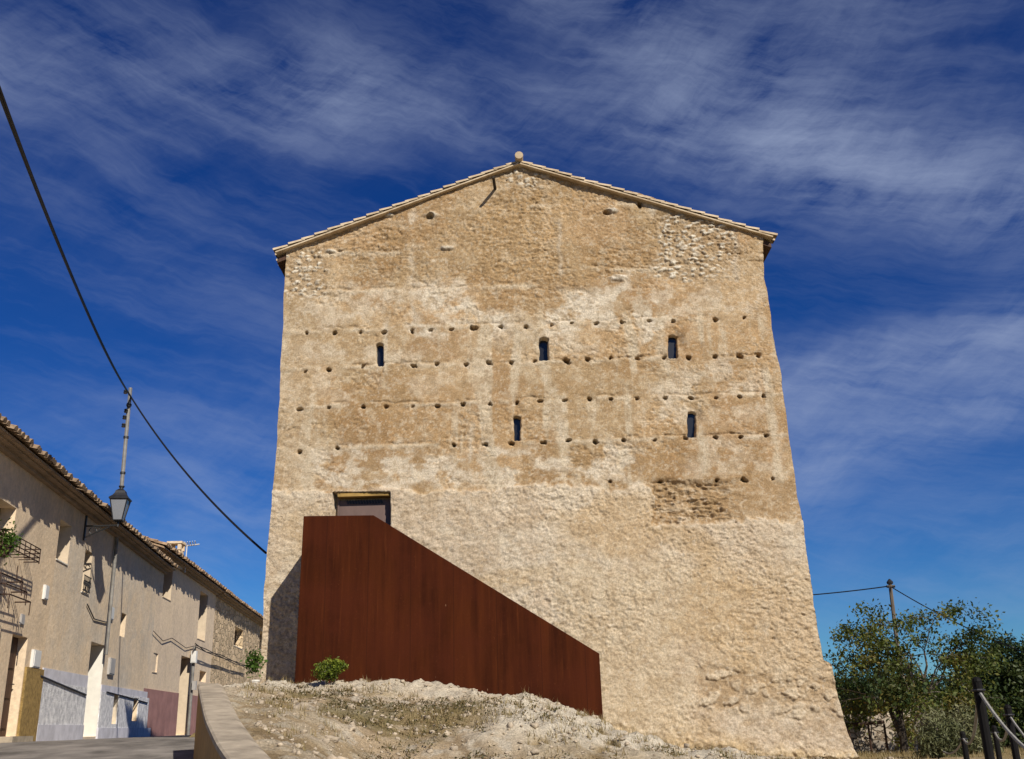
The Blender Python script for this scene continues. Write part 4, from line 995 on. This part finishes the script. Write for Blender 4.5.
# ------------------------------------------------------------------ street lamp
def lamp():
    u0, zr = FA.hit(84.5, 527); root = FA.P(u0, zr); 
    tgt = None; best = None
    for d in np.linspace(.3, 1.6, 131):      # how far the arm must reach for the lantern to stand where it does
        p = FA.P(u0, zr, d); q = to_pix(*p); e = abs(q[0] - 117.5)
        if best is None or e < best: best, reach = e, d
    n = FA.n
    T = thing('street_lamp', 'black iron lantern on a scrolled wall bracket over the street', 'street lamp', root)
    b = MB(); tip = root + n * reach + (0, 0, .04)
    b.box(root + n * .02 + (0, 0, .05), FA.a * .035, n * .02, (0, 0, .38))
    b.tube([root + n * .03 + (0, 0, .02), root + n * reach * .5 + (0, 0, .03), tip], .022, 6)
    b.tube([root + n * .04 + (0, 0, -.26), root + n * reach * .32 + (0, 0, -.15), root + n * reach * .75 + (0, 0, .0)], .018, 6)
    for (cx, cz, r) in ((.25, -.09, .075), (.42, -.05, .05)):
        b.tube([root + n * (reach * cx + r * math.cos(t)) + (0, 0, cz + r * math.sin(t)) for t in np.linspace(0, 5.5, 12)], .011, 5)
    b.tube([tip + (0, 0, -.03), tip + (0, 0, .12)], .025, 6)
    b.build('bracket', M['dark'], T)
    # lantern: four tapering panes in an iron frame, domed cap and finial
    zb = tip[2] + .12; hh = .52; r0, r1 = .15, .285
    def corner(k, r, z): a = math.pi / 4 + k * math.pi / 2 + .16; return (tip[0] + r * math.cos(a), tip[1] + r * math.sin(a), z)
    fr = MB()
    for k in range(4):
        fr.tube([corner(k, r0, zb), corner(k, r1, zb + hh)], .015, 5)
        fr.tube([corner(k, r0, zb), corner(k + 1, r0, zb)], .015, 5); fr.tube([corner(k, r1, zb + hh), corner(k + 1, r1, zb + hh)], .018, 5)
    fr.build('lantern_frame', M['dark'], T)
    for k in range(4):
        g = MB(); q = [corner(k, r0 - .008, zb), corner(k + 1, r0 - .008, zb), corner(k + 1, r1 - .008, zb + hh), corner(k, r1 - .008, zb + hh)]
        ctr = np.array([tip[0], tip[1], zb + hh / 2]); q2 = [tuple(np.array(p) + (ctr - np.array(p)) * (.02, .02, 0)) for p in q]
        g.add(q + q2, [(0, 1, 2, 3), (7, 6, 5, 4), (0, 4, 5, 1), (1, 5, 6, 2), (2, 6, 7, 3), (3, 7, 4, 0)]); g.build('glass_pane', M['lampglass'], T)
    c = MB(); z0 = zb + hh
    ring = [(r1 + .04, .0), (r1 + .045, .03), (r1 * .80, .10), (r1 * .62, .16), (r1 * .55, .22), (r1 * .33, .26), (.07, .275)]
    o = len(c.v)
    for r, dz in ring:
        for k in range(4): c.v.append(tuple(map(float, corner(k, r, z0 + dz))))
    for i in range(len(ring) - 1):
        for k in range(4): c.f.append((o + i * 4 + k, o + i * 4 + (k + 1) % 4, o + i * 4 + 4 + (k + 1) % 4, o + i * 4 + 4 + k))
    c.f.append((o + 3, o + 2, o + 1, o))
    c.lathe((tip[0], tip[1], z0 + .27), [(.0, 0), (.05, 0), (.05, .04), (.075, .06), (.075, .085), (.0, .10)], 8)
    c.build('lantern_cap', M['dark'], T)
lamp()

# ------------------------------------------------------------------ poles and cables
def sag(p, q, s, n=24):
    p, q = np.array(p, float), np.array(q, float); return [p + (q - p) * t + np.array([0, 0, -4 * s * t * (1 - t)]) for t in np.linspace(0, 1, n)]
def poles():
    uP, zP = FA.hit(112, 600, .12); foot = FA.P(uP, FA.hit(108, 655, .12)[1], .12)
    d = foot[1]; top = at(130.5, 388, foot[1] + .2)
    T = thing('utility_pole', 'slender grey pole with black insulators rising past the house eaves behind the lantern', 'pole', (foot[0], foot[1], foot[2]))
    mb = MB(); mb.tube([foot, foot + (top - foot) * .45, foot + (top - foot) * .45 + (0, 0, .001), top], [.042, .05, .06, .055], 8)
    mb.build('mast', M['pole'], T)
    for k in (.52, .66, .80, .93): p = foot + (top - foot) * k; mb = MB(); mb.tube([p + (0, 0, -.03), p + (0, 0, .03)], .078, 8); mb.build('band_clamp', M['dark'], T)
    for k, (px, py) in enumerate(((123.5, 425.5), (124.5, 417.5), (126, 411), (128.5, 405), (125.5, 392))):
        p = at(px, py, top[1] - .1); t = (p[2] - foot[2]) / (top[2] - foot[2]); c = foot + (top - foot) * t
        i = MB(); i.tube([c, p], .012, 5); i.lathe(p + (0, 0, -.05), [(0, 0), (.05, 0), (.06, .03), (.035, .05), (.06, .075), (.04, .11), (0, .12)], 8); i.build('insulator', M['dark'], T)
    cp = at(131, 397, top[1] - .05)
    # upper service cable, coming over the street from the near left
    near = at(-70, -95, 6.5)
    c = MB(); c.tube(sag(near, cp, .35, 40), .027, 6); c.tube(sag(near + (.03, 0, .03), cp, .42, 40), .014, 5)
    tag(c.build('overhead_cable', M['cable']), 'thick black cable crossing the sky from upper left down to the pole', 'cable')
    end = at(269, 553, 20.6); end[0] = at(266, 553, 20.6)[0]
    c = MB(); c.tube(sag(cp, end, .28, 30), .024, 6)
    tag(c.build('overhead_cable', M['cable']), 'black cable sloping from the pole to the left edge of the tower', 'cable')
    # bundle on the far house fronts
    q = [(153.5, 631), (163, 641), (172, 638), (186, 648), (194, 646)]; c = MB()
    pts = [FB.P(FB.hit(*p, .06)[0], FB.hit(*p, .06)[1], .06) for p in q]
    c.tube(pts, .013, 5)
    tag(c.build('wall_cable', M['cable']), 'thin cable looping across the pink plinth house front', 'cable')
    pl = FB.P(*FB.hit(194, 655, .14), .14); PY_ = pl[1]
    q = [(195, 645), (206, 651), (220, 656), (236, 663), (247, 667)]; c = MB()
    pts = [FB.P(*FB.hit(px, py, .25), .25) for px, py in q]
    for k in range(3): c.tube([p + (0, 0, .07 * math.sin(i * 1.7 + k * 2)) for i, p in enumerate(pts)], .018, 5)
    tag(c.build('hanging_cable', M['cable']), 'bundle of dark cables drooping from meter post to tower corner', 'cable')
    T = thing('meter_post', 'short grey post with white meter box at the end of the street wall', 'post', (pl[0], pl[1], ROADZ))
    mb = MB(); tp = at(194.6, 647, PY_); mb.tube([(pl[0], pl[1], ROADZ - .2), (tp[0], tp[1], tp[2])], .06, 8); mb.build('post', M['pole'], T)
    y = PY_ - .10; b0, b1 = at(191, 663, y), at(197, 651, y); mb = MB(); mb.abox(b0[0], b1[0], y - .08, y + .10, b0[2], b1[2]); mb.abox(b0[0] + .02, b1[0] - .02, y - .095, y - .08, b0[2] + .03, b1[2] - .03); mb.build('meter_box', M['boxwhite'], T)
    b0, b1 = at(192, 690, y), at(196.5, 681, y); mb = MB(); mb.abox(b0[0], b1[0], y - .06, y + .08, b0[2], b1[2]); mb.build('lower_box', M['boxgrey'], T)
    # ---- right side pole
    Y = 33.0; top = at(889.8, 582, Y); ft = at(908, 735, Y - .3); 
    T = thing('utility_pole', 'dark timber pole leaning left behind the airy tree', 'pole', ft)
    mb = MB(); mb.tube([ft, (ft + top) / 2, top], [.085, .07, .058], 8); mb.build('mast', M['polewood'], T)
    mb = MB(); mb.tube([top + (-.12, 0, -.14), top + (.14, 0, -.14)], .05, 6); mb.lathe(top, [(.10, -.06), (.11, 0), (.02, .1), (0, .1)], 8); mb.build('pole_cap', M['dark'], T)
    a = at(889.8, 586, Y); c = MB(); c.tube(sag(a, at(700, 599, 36), .12), .02, 5); tag(c.build('overhead_wire', M['cable']), 'thin wire running from the timber pole leftward behind the tower', 'wire')
    c = MB(); c.tube(sag(a, at(1110, 682, 24), .25), .017, 5); tag(c.build('overhead_wire', M['cable']), 'thin wire falling from the timber pole over the tree to the right edge', 'wire')
poles()

# ------------------------------------------------------------------ vegetation
def leaves(P, size, rs, up=.3, asp=.5, N=None):
    n = len(P); s = size * rs.uniform(.6, 1.35, n)[:, None]
    a = rs.normal(size=(n, 3)); a /= np.linalg.norm(a, axis=1)[:, None]
    nn = rs.normal(size=(n, 3)) + np.array([0, 0, up * 3]); nn -= a * (nn * a).sum(1)[:, None]; nn /= np.linalg.norm(nn, axis=1)[:, None]
    b = np.cross(a, nn)
    v = np.stack([P - a * s, P + b * s * asp + nn * s * .12, P + a * s, P - b * s * asp + nn * s * .12], 1).reshape(-1, 3)
    q = np.arange(4 * n).reshape(-1, 4)
    return v, q
def crown_mesh(name, P, size, m_, parent, seed, up=.3, asp=.5, clump=1.3):
    rs = np.random.default_rng(seed); v, q = leaves(P, size, rs, up, asp)
    base = fbm(P[:, 0] * clump + P[:, 2] * .7, P[:, 1] * clump + P[:, 2] * .9, 3, seed % 50); lv = np.clip((base - .5) * 1.6 + .45 + rs.normal(0, .18, len(P)), 0, 1)
    return np_mesh(name, v, q, m_, parent, False, {'lv': np.repeat(lv, 4)})
def branch(mb, p, d, L, r, lev, rs, tips, spread, droop, nseg=4, maxlev=4, kids=3):
    pts = [p]; rad = [r]; q = p.copy(); d = d / np.linalg.norm(d)
    for i in range(nseg):
        d = d + rs.normal(0, .13, 3) + np.array([0, 0, -droop * .05 * lev]); d /= np.linalg.norm(d); q = q + d * L / nseg; pts.append(q.copy()); rad.append(r * (1 - .55 * (i + 1) / nseg))
        if lev >= 2: tips.append((q.copy(), lev))
    mb.tube(pts, rad, 6 if lev < 2 else 4, cap=False)
    if lev >= maxlev: return
    for k in range(kids if lev else kids + 1):
        t = rs.uniform(.4, 1.0) if k else 1.0; i = min(nseg, max(1, int(round(t * nseg))))
        nd = d + rs.normal(0, spread, 3); nd[2] = nd[2] * .8 + .10
        branch(mb, pts[i], nd, L * rs.uniform(.58, .82), rad[i] * .72, lev + 1, rs, tips, spread, droop, nseg, maxlev, kids)

def airy_tree(label, foot, H, seed, mleaf, mbark, n_leaf, size, spread=.55, lean=(0, 0), r=.11, trunkL=.3, limbs=5, name='leafy_tree'):
    rs = np.random.default_rng(seed); T = thing(name, label, 'tree', foot)
    mb = MB(); tips = []; p = np.array(foot, float) - np.array([0, 0, .2]); tl = H * trunkL
    pts = [p, p + (lean[0] * .3, lean[1] * .3, tl * .5), p + (lean[0], lean[1], tl)]; mb.tube(pts, [r * 1.3, r, r * .85], 8)
    for k in range(limbs):
        a = 2 * math.pi * k / limbs + rs.uniform(-.4, .4); sp = rs.uniform(.35, .95)
        branch(mb, pts[-1] + np.array([0, 0, -.05 * k]), np.array([math.cos(a) * sp, math.sin(a) * sp, 1.0]), H * rs.uniform(.30, .42), r * .6, 1, rs, tips, spread, 1.0)
    mb.build('trunk', mbark, T)
    tp = np.array([q for q, l in tips if l >= 2]); lv = np.array([l for q, l in tips if l >= 2])
    w = np.where(lv >= 3, 1.0, .25); idx = rs.choice(len(tp), n_leaf, p=w / w.sum())
    P = tp[idx] + rs.normal(0, 1, (n_leaf, 3)) * np.array([.15, .15, .12]) * (H / 5)
    crown_mesh('crown', P, size, mleaf, T, seed)
    return T
def lobed_tree(label, foot, lobes, seed, mleaf, mbark, n_leaf, size, name='leafy_tree', cat='tree', stem=.09, shell=.5, up=.2, asp=.5):
    """crown filled with leaves in ragged clumps; lobes = (centre, radii)"""
    rs = np.random.default_rng(seed); T = thing(name, label, cat, foot); mb = MB(); foot = np.array(foot, float)
    vol = np.array([r[0] * r[1] * r[2] for c, r in lobes]) ** .75; Ps = []
    for (c, r), v in zip(lobes, vol):
        c = np.array(c, float); r = np.array(r, float); mid = foot + (c - foot) * .5 + rs.normal(0, .12, 3) * r[0]; mb.tube([foot - (0, 0, .2), mid, c + (0, 0, r[2] * .3)], [stem, stem * .7, stem * .3], 6)
        nc = max(6, int(70 * v / vol.max()))
        for _ in range(nc):     # clumps of twigs
            d = rs.normal(size=3); d /= np.linalg.norm(d); rad = rs.uniform(shell, 1.0) ** .6 * rs.uniform(.75, 1.15); cc = c + d * r * rad
            if rs.random() < .35: mb.tube([c + (cc - c) * .2, cc], [stem * .22, .006], 4, cap=False)
            k = max(3, int(n_leaf * v / vol.sum() / nc * rs.uniform(.4, 1.6))); s_ = r.min() * rs.uniform(.12, .30)
            Ps.append(cc + rs.normal(0, 1, (k, 3)) * s_ * np.array([1, 1, .75]))
    mb.build('trunk' if cat == 'tree' else 'stems', mbark, T); crown_mesh('crown' if cat == 'tree' else 'foliage', np.concatenate(Ps), size, mleaf, T, seed, up, asp)
    return T
def lob(px, py, Y, rx, rz, ry=None): c = at(px, py, Y); k = Y / F; return (c, (rx * k, (ry or rx) * k, rz * k))
def plants():
    def ft(px, Y):
        p = at(px, 740, Y); return np.array([p[0], Y, float(gz(np.array([p[0]]), np.array([Y]))[0])])
    # the airy tree that stands against the sky
    f = ft(911, 27.0); topz = at(912, 600, 27.0)[2]
    airy_tree('tall airy tree with pale trunk and thin branches against the sky, right of the tower', f, (topz - f[2]) * 1.10, 17, M['leaf_tree'], M['bark'], 15500, .048, spread=.62, r=.075, trunkL=.30, limbs=8, lean=(.35, 0))
    B = [('dark low bushy tree right against the tower edge', 868, 31, [(862, 696, 31, 28, 20), (844, 702, 31, 20, 18), (886, 700, 31, 28, 22), (880, 714, 31, 34, 18)], 9000),
         ('dense green tree at the right edge behind the rope posts', 1000, 29, [(1000, 672, 29, 38, 30), (975, 690, 29, 30, 26), (1022, 690, 29, 30, 40), (990, 712, 29, 36, 26), (1030, 720, 29, 30, 30)], 12000),
         ('dark rounded tree behind the pale trunk', 935, 34, [(930, 700, 34, 40, 22), (955, 706, 34, 34, 22), (910, 706, 34, 30, 24), (940, 724, 34, 44, 20)], 12000)]
    for lab, px, Y, lo, n in B:
        lobed_tree(lab, ft(px, Y), [lob(*q[:3], q[3], q[4]) for q in lo], int(px), M['leaf_dense'], M['barkdark'], int(n * 2.2), .055)
    f = ft(902, 25.5); T = thing('small_tree', 'small tree with a dark trunk just left of the pale trunk', 'tree', f)
    mb = MB(); t = at(899.5, 716, 25.5); mb.tube([f - (0, 0, .2), (f + t) / 2 + (.03, 0, 0), t], [.11, .09, .08], 8); mb.tube([(f + t) / 2, t + (-.25, 0, .3)], [.09, .05], 6); mb.tube([t, t + (.15, .1, .7)], [.09, .04], 6); mb.build('trunk', M['barkdark'], T)
    Pn = t + np.random.default_rng(4).normal(0, 1, (900, 3)) * (.35, .3, .25) + (0, 0, .55); crown_mesh('crown', Pn, .07, M['leaf_dense'], T, 44)
    lobed_tree('grey olive bush left of the tallest rope post', ft(940, 21), [lob(938, 735, 21, 15, 24), lob(950, 742, 21, 14, 22), lob(930, 748, 21, 14, 18)], 91, M['leaf_olive'], M['bark'], 5200, .055, 'shrub', 'shrub', .03, .2, .5, .22)
    lobed_tree('grey olive bush behind the tallest rope post', ft(970, 22.5), [lob(966, 733, 22.5, 13, 24), lob(978, 742, 22.5, 13, 20), lob(990, 748, 22.5, 12, 16)], 92, M['leaf_olive'], M['bark'], 4600, .055, 'shrub', 'shrub', .03, .2, .5, .22)
    lobed_tree('yellowing low shrub on top of the garden wall', ft(868, 29.2), [lob(868, 707, 29.2, 16, 6), lob(850, 709, 29.2, 10, 5)], 93, M['leaf_bush'], M['bark'], 1500, .055, 'shrub', 'shrub', .02)
    # bush before the steel screen
    Y = 17.45; c = at(330, 668, Y); g = float(gz(np.array([c[0]]), np.array([Y]))[0]); 
    lobed_tree('small bright green bush with reddish tips at the foot of the steel screen', (c[0], Y, g), [lob(330, 668, Y, 12, 9), lob(323, 672, Y, 9, 8), lob(338, 668, Y, 9, 8), lob(330, 675, Y, 8, 7)], 94, M['leaf_bush'], M['bark'], 2600, .026, 'shrub', 'shrub', .012, .3, .5, .45)
    # potted climber at the tower's corner
    Y = 18.9; c = at(255.5, 676, Y); g = float(gz(np.array([c[0]]), np.array([Y]))[0]); T = thing('potted_plant', 'leafy plant in a white pot beside the tower corner', 'plant', (c[0], Y, g))
    mb = MB(); mb.lathe((c[0], Y, g - .02), [(0, 0), (.05, 0), (.075, .17), (.085, .17), (.085, .20), (.07, .20), (.065, .16), (0, .16)], 12); mb.build('pot', M['white'], T)
    rs = np.random.default_rng(8); q = at(254, 662, Y); P = q + rs.normal(0, 1, (420, 3)) * np.array([.075, .07, .10]); crown_mesh('foliage', P, .035, M['leaf_vine'], T, 8, .4, .6)
    # plant on the iron shelf
    u, z = FA.hit(4, 557, .3); p = FA.P(u, z, .3); T = thing('potted_plant', 'green trailing plant on the iron shelf at the left edge', 'plant', p)
    mb = MB(); mb.lathe(p, [(0, 0), (.07, 0), (.10, .18), (.12, .18), (.12, .21), (.09, .21), (.085, .17), (0, .17)], 12); mb.build('pot', M['rustiron'], T)
    P = p + (0, 0, .28) + rs.normal(0, 1, (520, 3)) * np.array([.09, .10, .13]); crown_mesh('foliage', P, .04, M['leaf_vine'], T, 9, .4, .5)
plants()

# ------------------------------------------------------------------ right side: garden wall, rail, rope posts
def right_side():
    Y = 30.0; a = at(838, 740, Y); b = at(906, 740, Y); top = at(860, 712, Y)[2]
    xs = np.linspace(a[0] - 3, b[0] + 6, 150); zs = np.linspace(-.2, top, 16); X, Z = np.meshgrid(xs, zs)
    Z[-1] += .10 * (fbm(xs * 1.5, xs * 0, 3, 5) - .5)
    def sheet(yy, s): return np.stack([X, yy + s * .06 * (fbm(X * 3, Z * 4, 3, 6) - .5), Z], -1).reshape(-1, 3)
    n = len(xs) * len(zs); q = gridq(len(xs), len(zs)); i = np.arange(n).reshape(len(zs), len(xs)); topq = np.stack([i[-1, :-1], i[-1, 1:], i[-1, 1:] + n, i[-1, :-1] + n], -1)
    e0 = np.stack([i[:-1, 0], i[1:, 0], i[1:, 0] + n, i[:-1, 0] + n], -1); e1 = np.stack([i[:-1, -1], i[1:, -1], i[1:, -1] + n, i[:-1, -1] + n], -1)
    o = np_mesh('garden_wall', np.concatenate([sheet(Y, 1), sheet(Y + .45, -1)]), np.concatenate([q, q[:, ::-1] + n, topq, e0, e1]), M['gardenwall'], None, False)
    tag(o, 'low pale stone garden wall in the tree shade behind the tower', 'wall')
    T = thing('handrail', 'dark rail on thin uprights in front of the garden wall', 'railing', (at(860, 740, 28)[0], 28, .6)); mb = MB(); mb.tube([at(830, 726.5, 28), at(884, 722, 28)], .05, 6); mb.build('rail', M['rustiron'], T)
    for px in (848, 868, 884):
        p = at(px, 724, 28); mb = MB(); mb.tube([p, (p[0], p[1], .45)], .03, 6); mb.build('upright', M['rustiron'], T)
    # rope posts
    def post(px, py, Y, r, label, leanx=0):
        t = at(px, py, Y); g = float(gz(np.array([t[0]]), np.array([t[1]]))[0]); g = min(g, t[2] - .95)
        T = thing('rope_post', label, 'post', (t[0], t[1], g), 'black posts along the path'); mb = MB()
        mb.tube([(t[0], t[1], g - .15), (t[0], t[1], t[2] - .02)], r, 10); mb.lathe((t[0], t[1], t[2] - .02), [(r, 0), (r * 1.04, .01), (r * .9, .03), (r * .5, .045), (0, .05)], 10); mb.build('shaft', M['post'], T)
        mb = MB(); p = np.array([t[0], t[1], t[2] - .09]); mb.tube([p + (r * 1.3 * math.cos(q), r * 1.3 * math.sin(q), 0) for q in np.linspace(0, 6.28, 10)], .012, 5, cap=False); mb.build('collar', M['dark'], T)
        return p
    p1 = post(976.5, 680, 9.6, .042, 'nearest and tallest black rope post at the lower right')
    p2 = post(1007.5, 707, 12.6, .042, 'second black rope post from the right edge, right of the tallest')
    p3 = post(994, 727, 18.0, .045, 'thin black rope post half hidden between the two nearest posts')
    p4 = post(962.5, 733, 17.0, .045, 'small black rope post left of the tallest one')
    p5 = post(938, 743, 21.5, .045, 'leftmost and farthest black rope post')
    near_l = np.array([4.9, 7.1, 1.72]); near_r = np.array([7.6, 9.3, 1.70])
    def rope(a, b, s, r, lab):
        mb = MB(); mb.tube(sag(a, b, s, 24), r, 6); tag(mb.build('rope', M['rope']), lab, 'rope', 'ropes slung between the posts')
    rope(p1, at(1150, 640, 6.8), .70, .016, 'thick pale rope hanging from the tallest post toward the right edge')
    rope(p1, p4, .22, .018, 'rope sagging from the tallest post back to the small post on its left')
    rope(p4, p5, .16, .018, 'far rope sagging between the two leftmost posts')
    rope(p5, at(880, 775, 24.5), .10, .018, 'rope running down left from the farthest post')
    rope(p2, at(1170, 690, 9.2), .75, .014, 'rope hanging from the second post out of frame at the right')
    rope(p2, p3, .20, .019, 'rope sagging between the second post and the thin one behind')
right_side()

# ------------------------------------------------------------------ loose stones, straw and weeds on the mound
def scatter():
    xs, ys, H, rockm, ga, gband, zone = G
    rs = np.random.default_rng(12)
    bm_v = []; bm_q = []
    # an irregular 26-vertex lump as the base for every stone
    t = (1 + 5 ** .5) / 2; ico = np.array([(-1, t, 0), (1, t, 0), (-1, -t, 0), (1, -t, 0), (0, -1, t), (0, 1, t), (0, -1, -t), (0, 1, -t), (t, 0, -1), (t, 0, 1), (-t, 0, -1), (-t, 0, 1)]) / math.hypot(1, t)
    fc = [(0, 11, 5), (0, 5, 1), (0, 1, 7), (0, 7, 10), (0, 10, 11), (1, 5, 9), (5, 11, 4), (11, 10, 2), (10, 7, 6), (7, 1, 8), (3, 9, 4), (3, 4, 2), (3, 2, 6), (3, 6, 8), (3, 8, 9), (4, 9, 5), (2, 4, 11), (6, 2, 10), (8, 6, 7), (9, 8, 1)]
    V = [tuple(p) for p in ico]; cache = {}; F2 = []
    def midp(a, b):
        k = (min(a, b), max(a, b))
        if k not in cache: p = np.array(V[a]) + np.array(V[b]); V.append(tuple(p / np.linalg.norm(p))); cache[k] = len(V) - 1
        return cache[k]
    for a, b, c in fc:
        x, y, z = midp(a, b), midp(b, c), midp(c, a); F2 += [(a, x, z), (b, y, x), (c, z, y), (x, y, z)]
    B = np.array(V); Fq = np.array(F2); n = 6500
    X = rs.uniform(-5.6, 6.6, n); Y = rs.uniform(9.0, 19.6, n); Z = gz(X, Y)
    ok = (X > par_x(Y) + .5) & ~((Y > 18.05) & (X > -4.4) & (X < 1.7))
    X, Y, Z = X[ok], Y[ok], Z[ok]; n = len(X); size = np.clip(rs.lognormal(math.log(.015), .55, n), .007, .08)
    for i in range(n):
        p = B * (1 + rs.normal(0, .24, (len(B), 1))); sc = size[i] * rs.uniform(.7, 1.3, 3) * (1, 1, .7); a = rs.uniform(0, 6.28); ca, sa = math.cos(a), math.sin(a)
        p = p * sc; p = np.stack([p[:, 0] * ca - p[:, 1] * sa, p[:, 0] * sa + p[:, 1] * ca, p[:, 2]], 1) + (X[i], Y[i], Z[i] + size[i] * .25)
        bm_v.append(p); bm_q.append(Fq + i * len(B))
    o = np_mesh('loose_stones', np.concatenate(bm_v), np.concatenate(bm_q), M['stone'], None, False); tag(o, 'pale limestone rubble scattered over the mound', 'stones', kind='stuff')
    # straw
    n = 5200; X = rs.uniform(-4.6, 6.6, n); Y = rs.uniform(9.5, 19.7, n); dens = sst(.44, .6, fbm(X * .7, Y * 1.2, 4, 51)) * (.35 + .65 * sst(12, 13.5, Y) * (1 - sst(15.8, 17.2, Y)))
    ok = (rs.random(n) < dens) & (X > par_x(Y) + .55); X, Y = X[ok], Y[ok]
    X = np.concatenate([X, rs.uniform(7.0, 13, 900)]); Y = np.concatenate([Y, rs.uniform(20, 28, 900)]); Z = gz(X, Y); k = 7
    P = np.repeat(np.stack([X, Y, Z], 1), k, 0) + rs.normal(0, .03, (len(X) * k, 3)) * (1, 1, 0); m = len(P); a = rs.uniform(0, 6.28, m); h = rs.uniform(.03, .13, m); w = .004 + .003 * rs.random(m); ln = rs.uniform(.2, .9, m) * h
    dx, dy = np.cos(a), np.sin(a)
    b0 = P + np.stack([-dy * w, dx * w, 0 * w - .01], 1); b1 = P + np.stack([dy * w, -dx * w, 0 * w - .01], 1); tp = P + np.stack([dx * ln, dy * ln, h], 1)
    v = np.stack([b0, b1, tp], 1).reshape(-1, 3); q = np.arange(3 * m).reshape(-1, 3)
    o = np_mesh('dry_grass', v, q, M['straw'], None, False, {'lv': np.repeat(rs.random(m), 3)}); tag(o, 'sparse dry grass growing over the stony mound', 'grass', kind='stuff')
    # low creeping weeds
    n = 1500; X = rs.uniform(-3.9, 4.6, n); Y = rs.uniform(11.5, 16.8, n); ok = rs.random(n) < sst(.46, .58, fbm(X * 1.1, Y * 1.7, 5, 61)); X, Y = X[ok], Y[ok]; Z = gz(X, Y)
    P = np.repeat(np.stack([X, Y, Z], 1), 16, 0) + rs.normal(0, 1, (len(X) * 16, 3)) * (.06, .06, .018) + (0, 0, .025)
    v, q = leaves(P, .018, rs, .6, .5); o = np_mesh('creeping_weeds', v, q, M['weed'], None, False, {'lv': np.repeat(rs.uniform(0, .85, len(P)), 4)}); tag(o, 'low dull brownish green weeds among the stones', 'weeds', kind='stuff')
scatter()
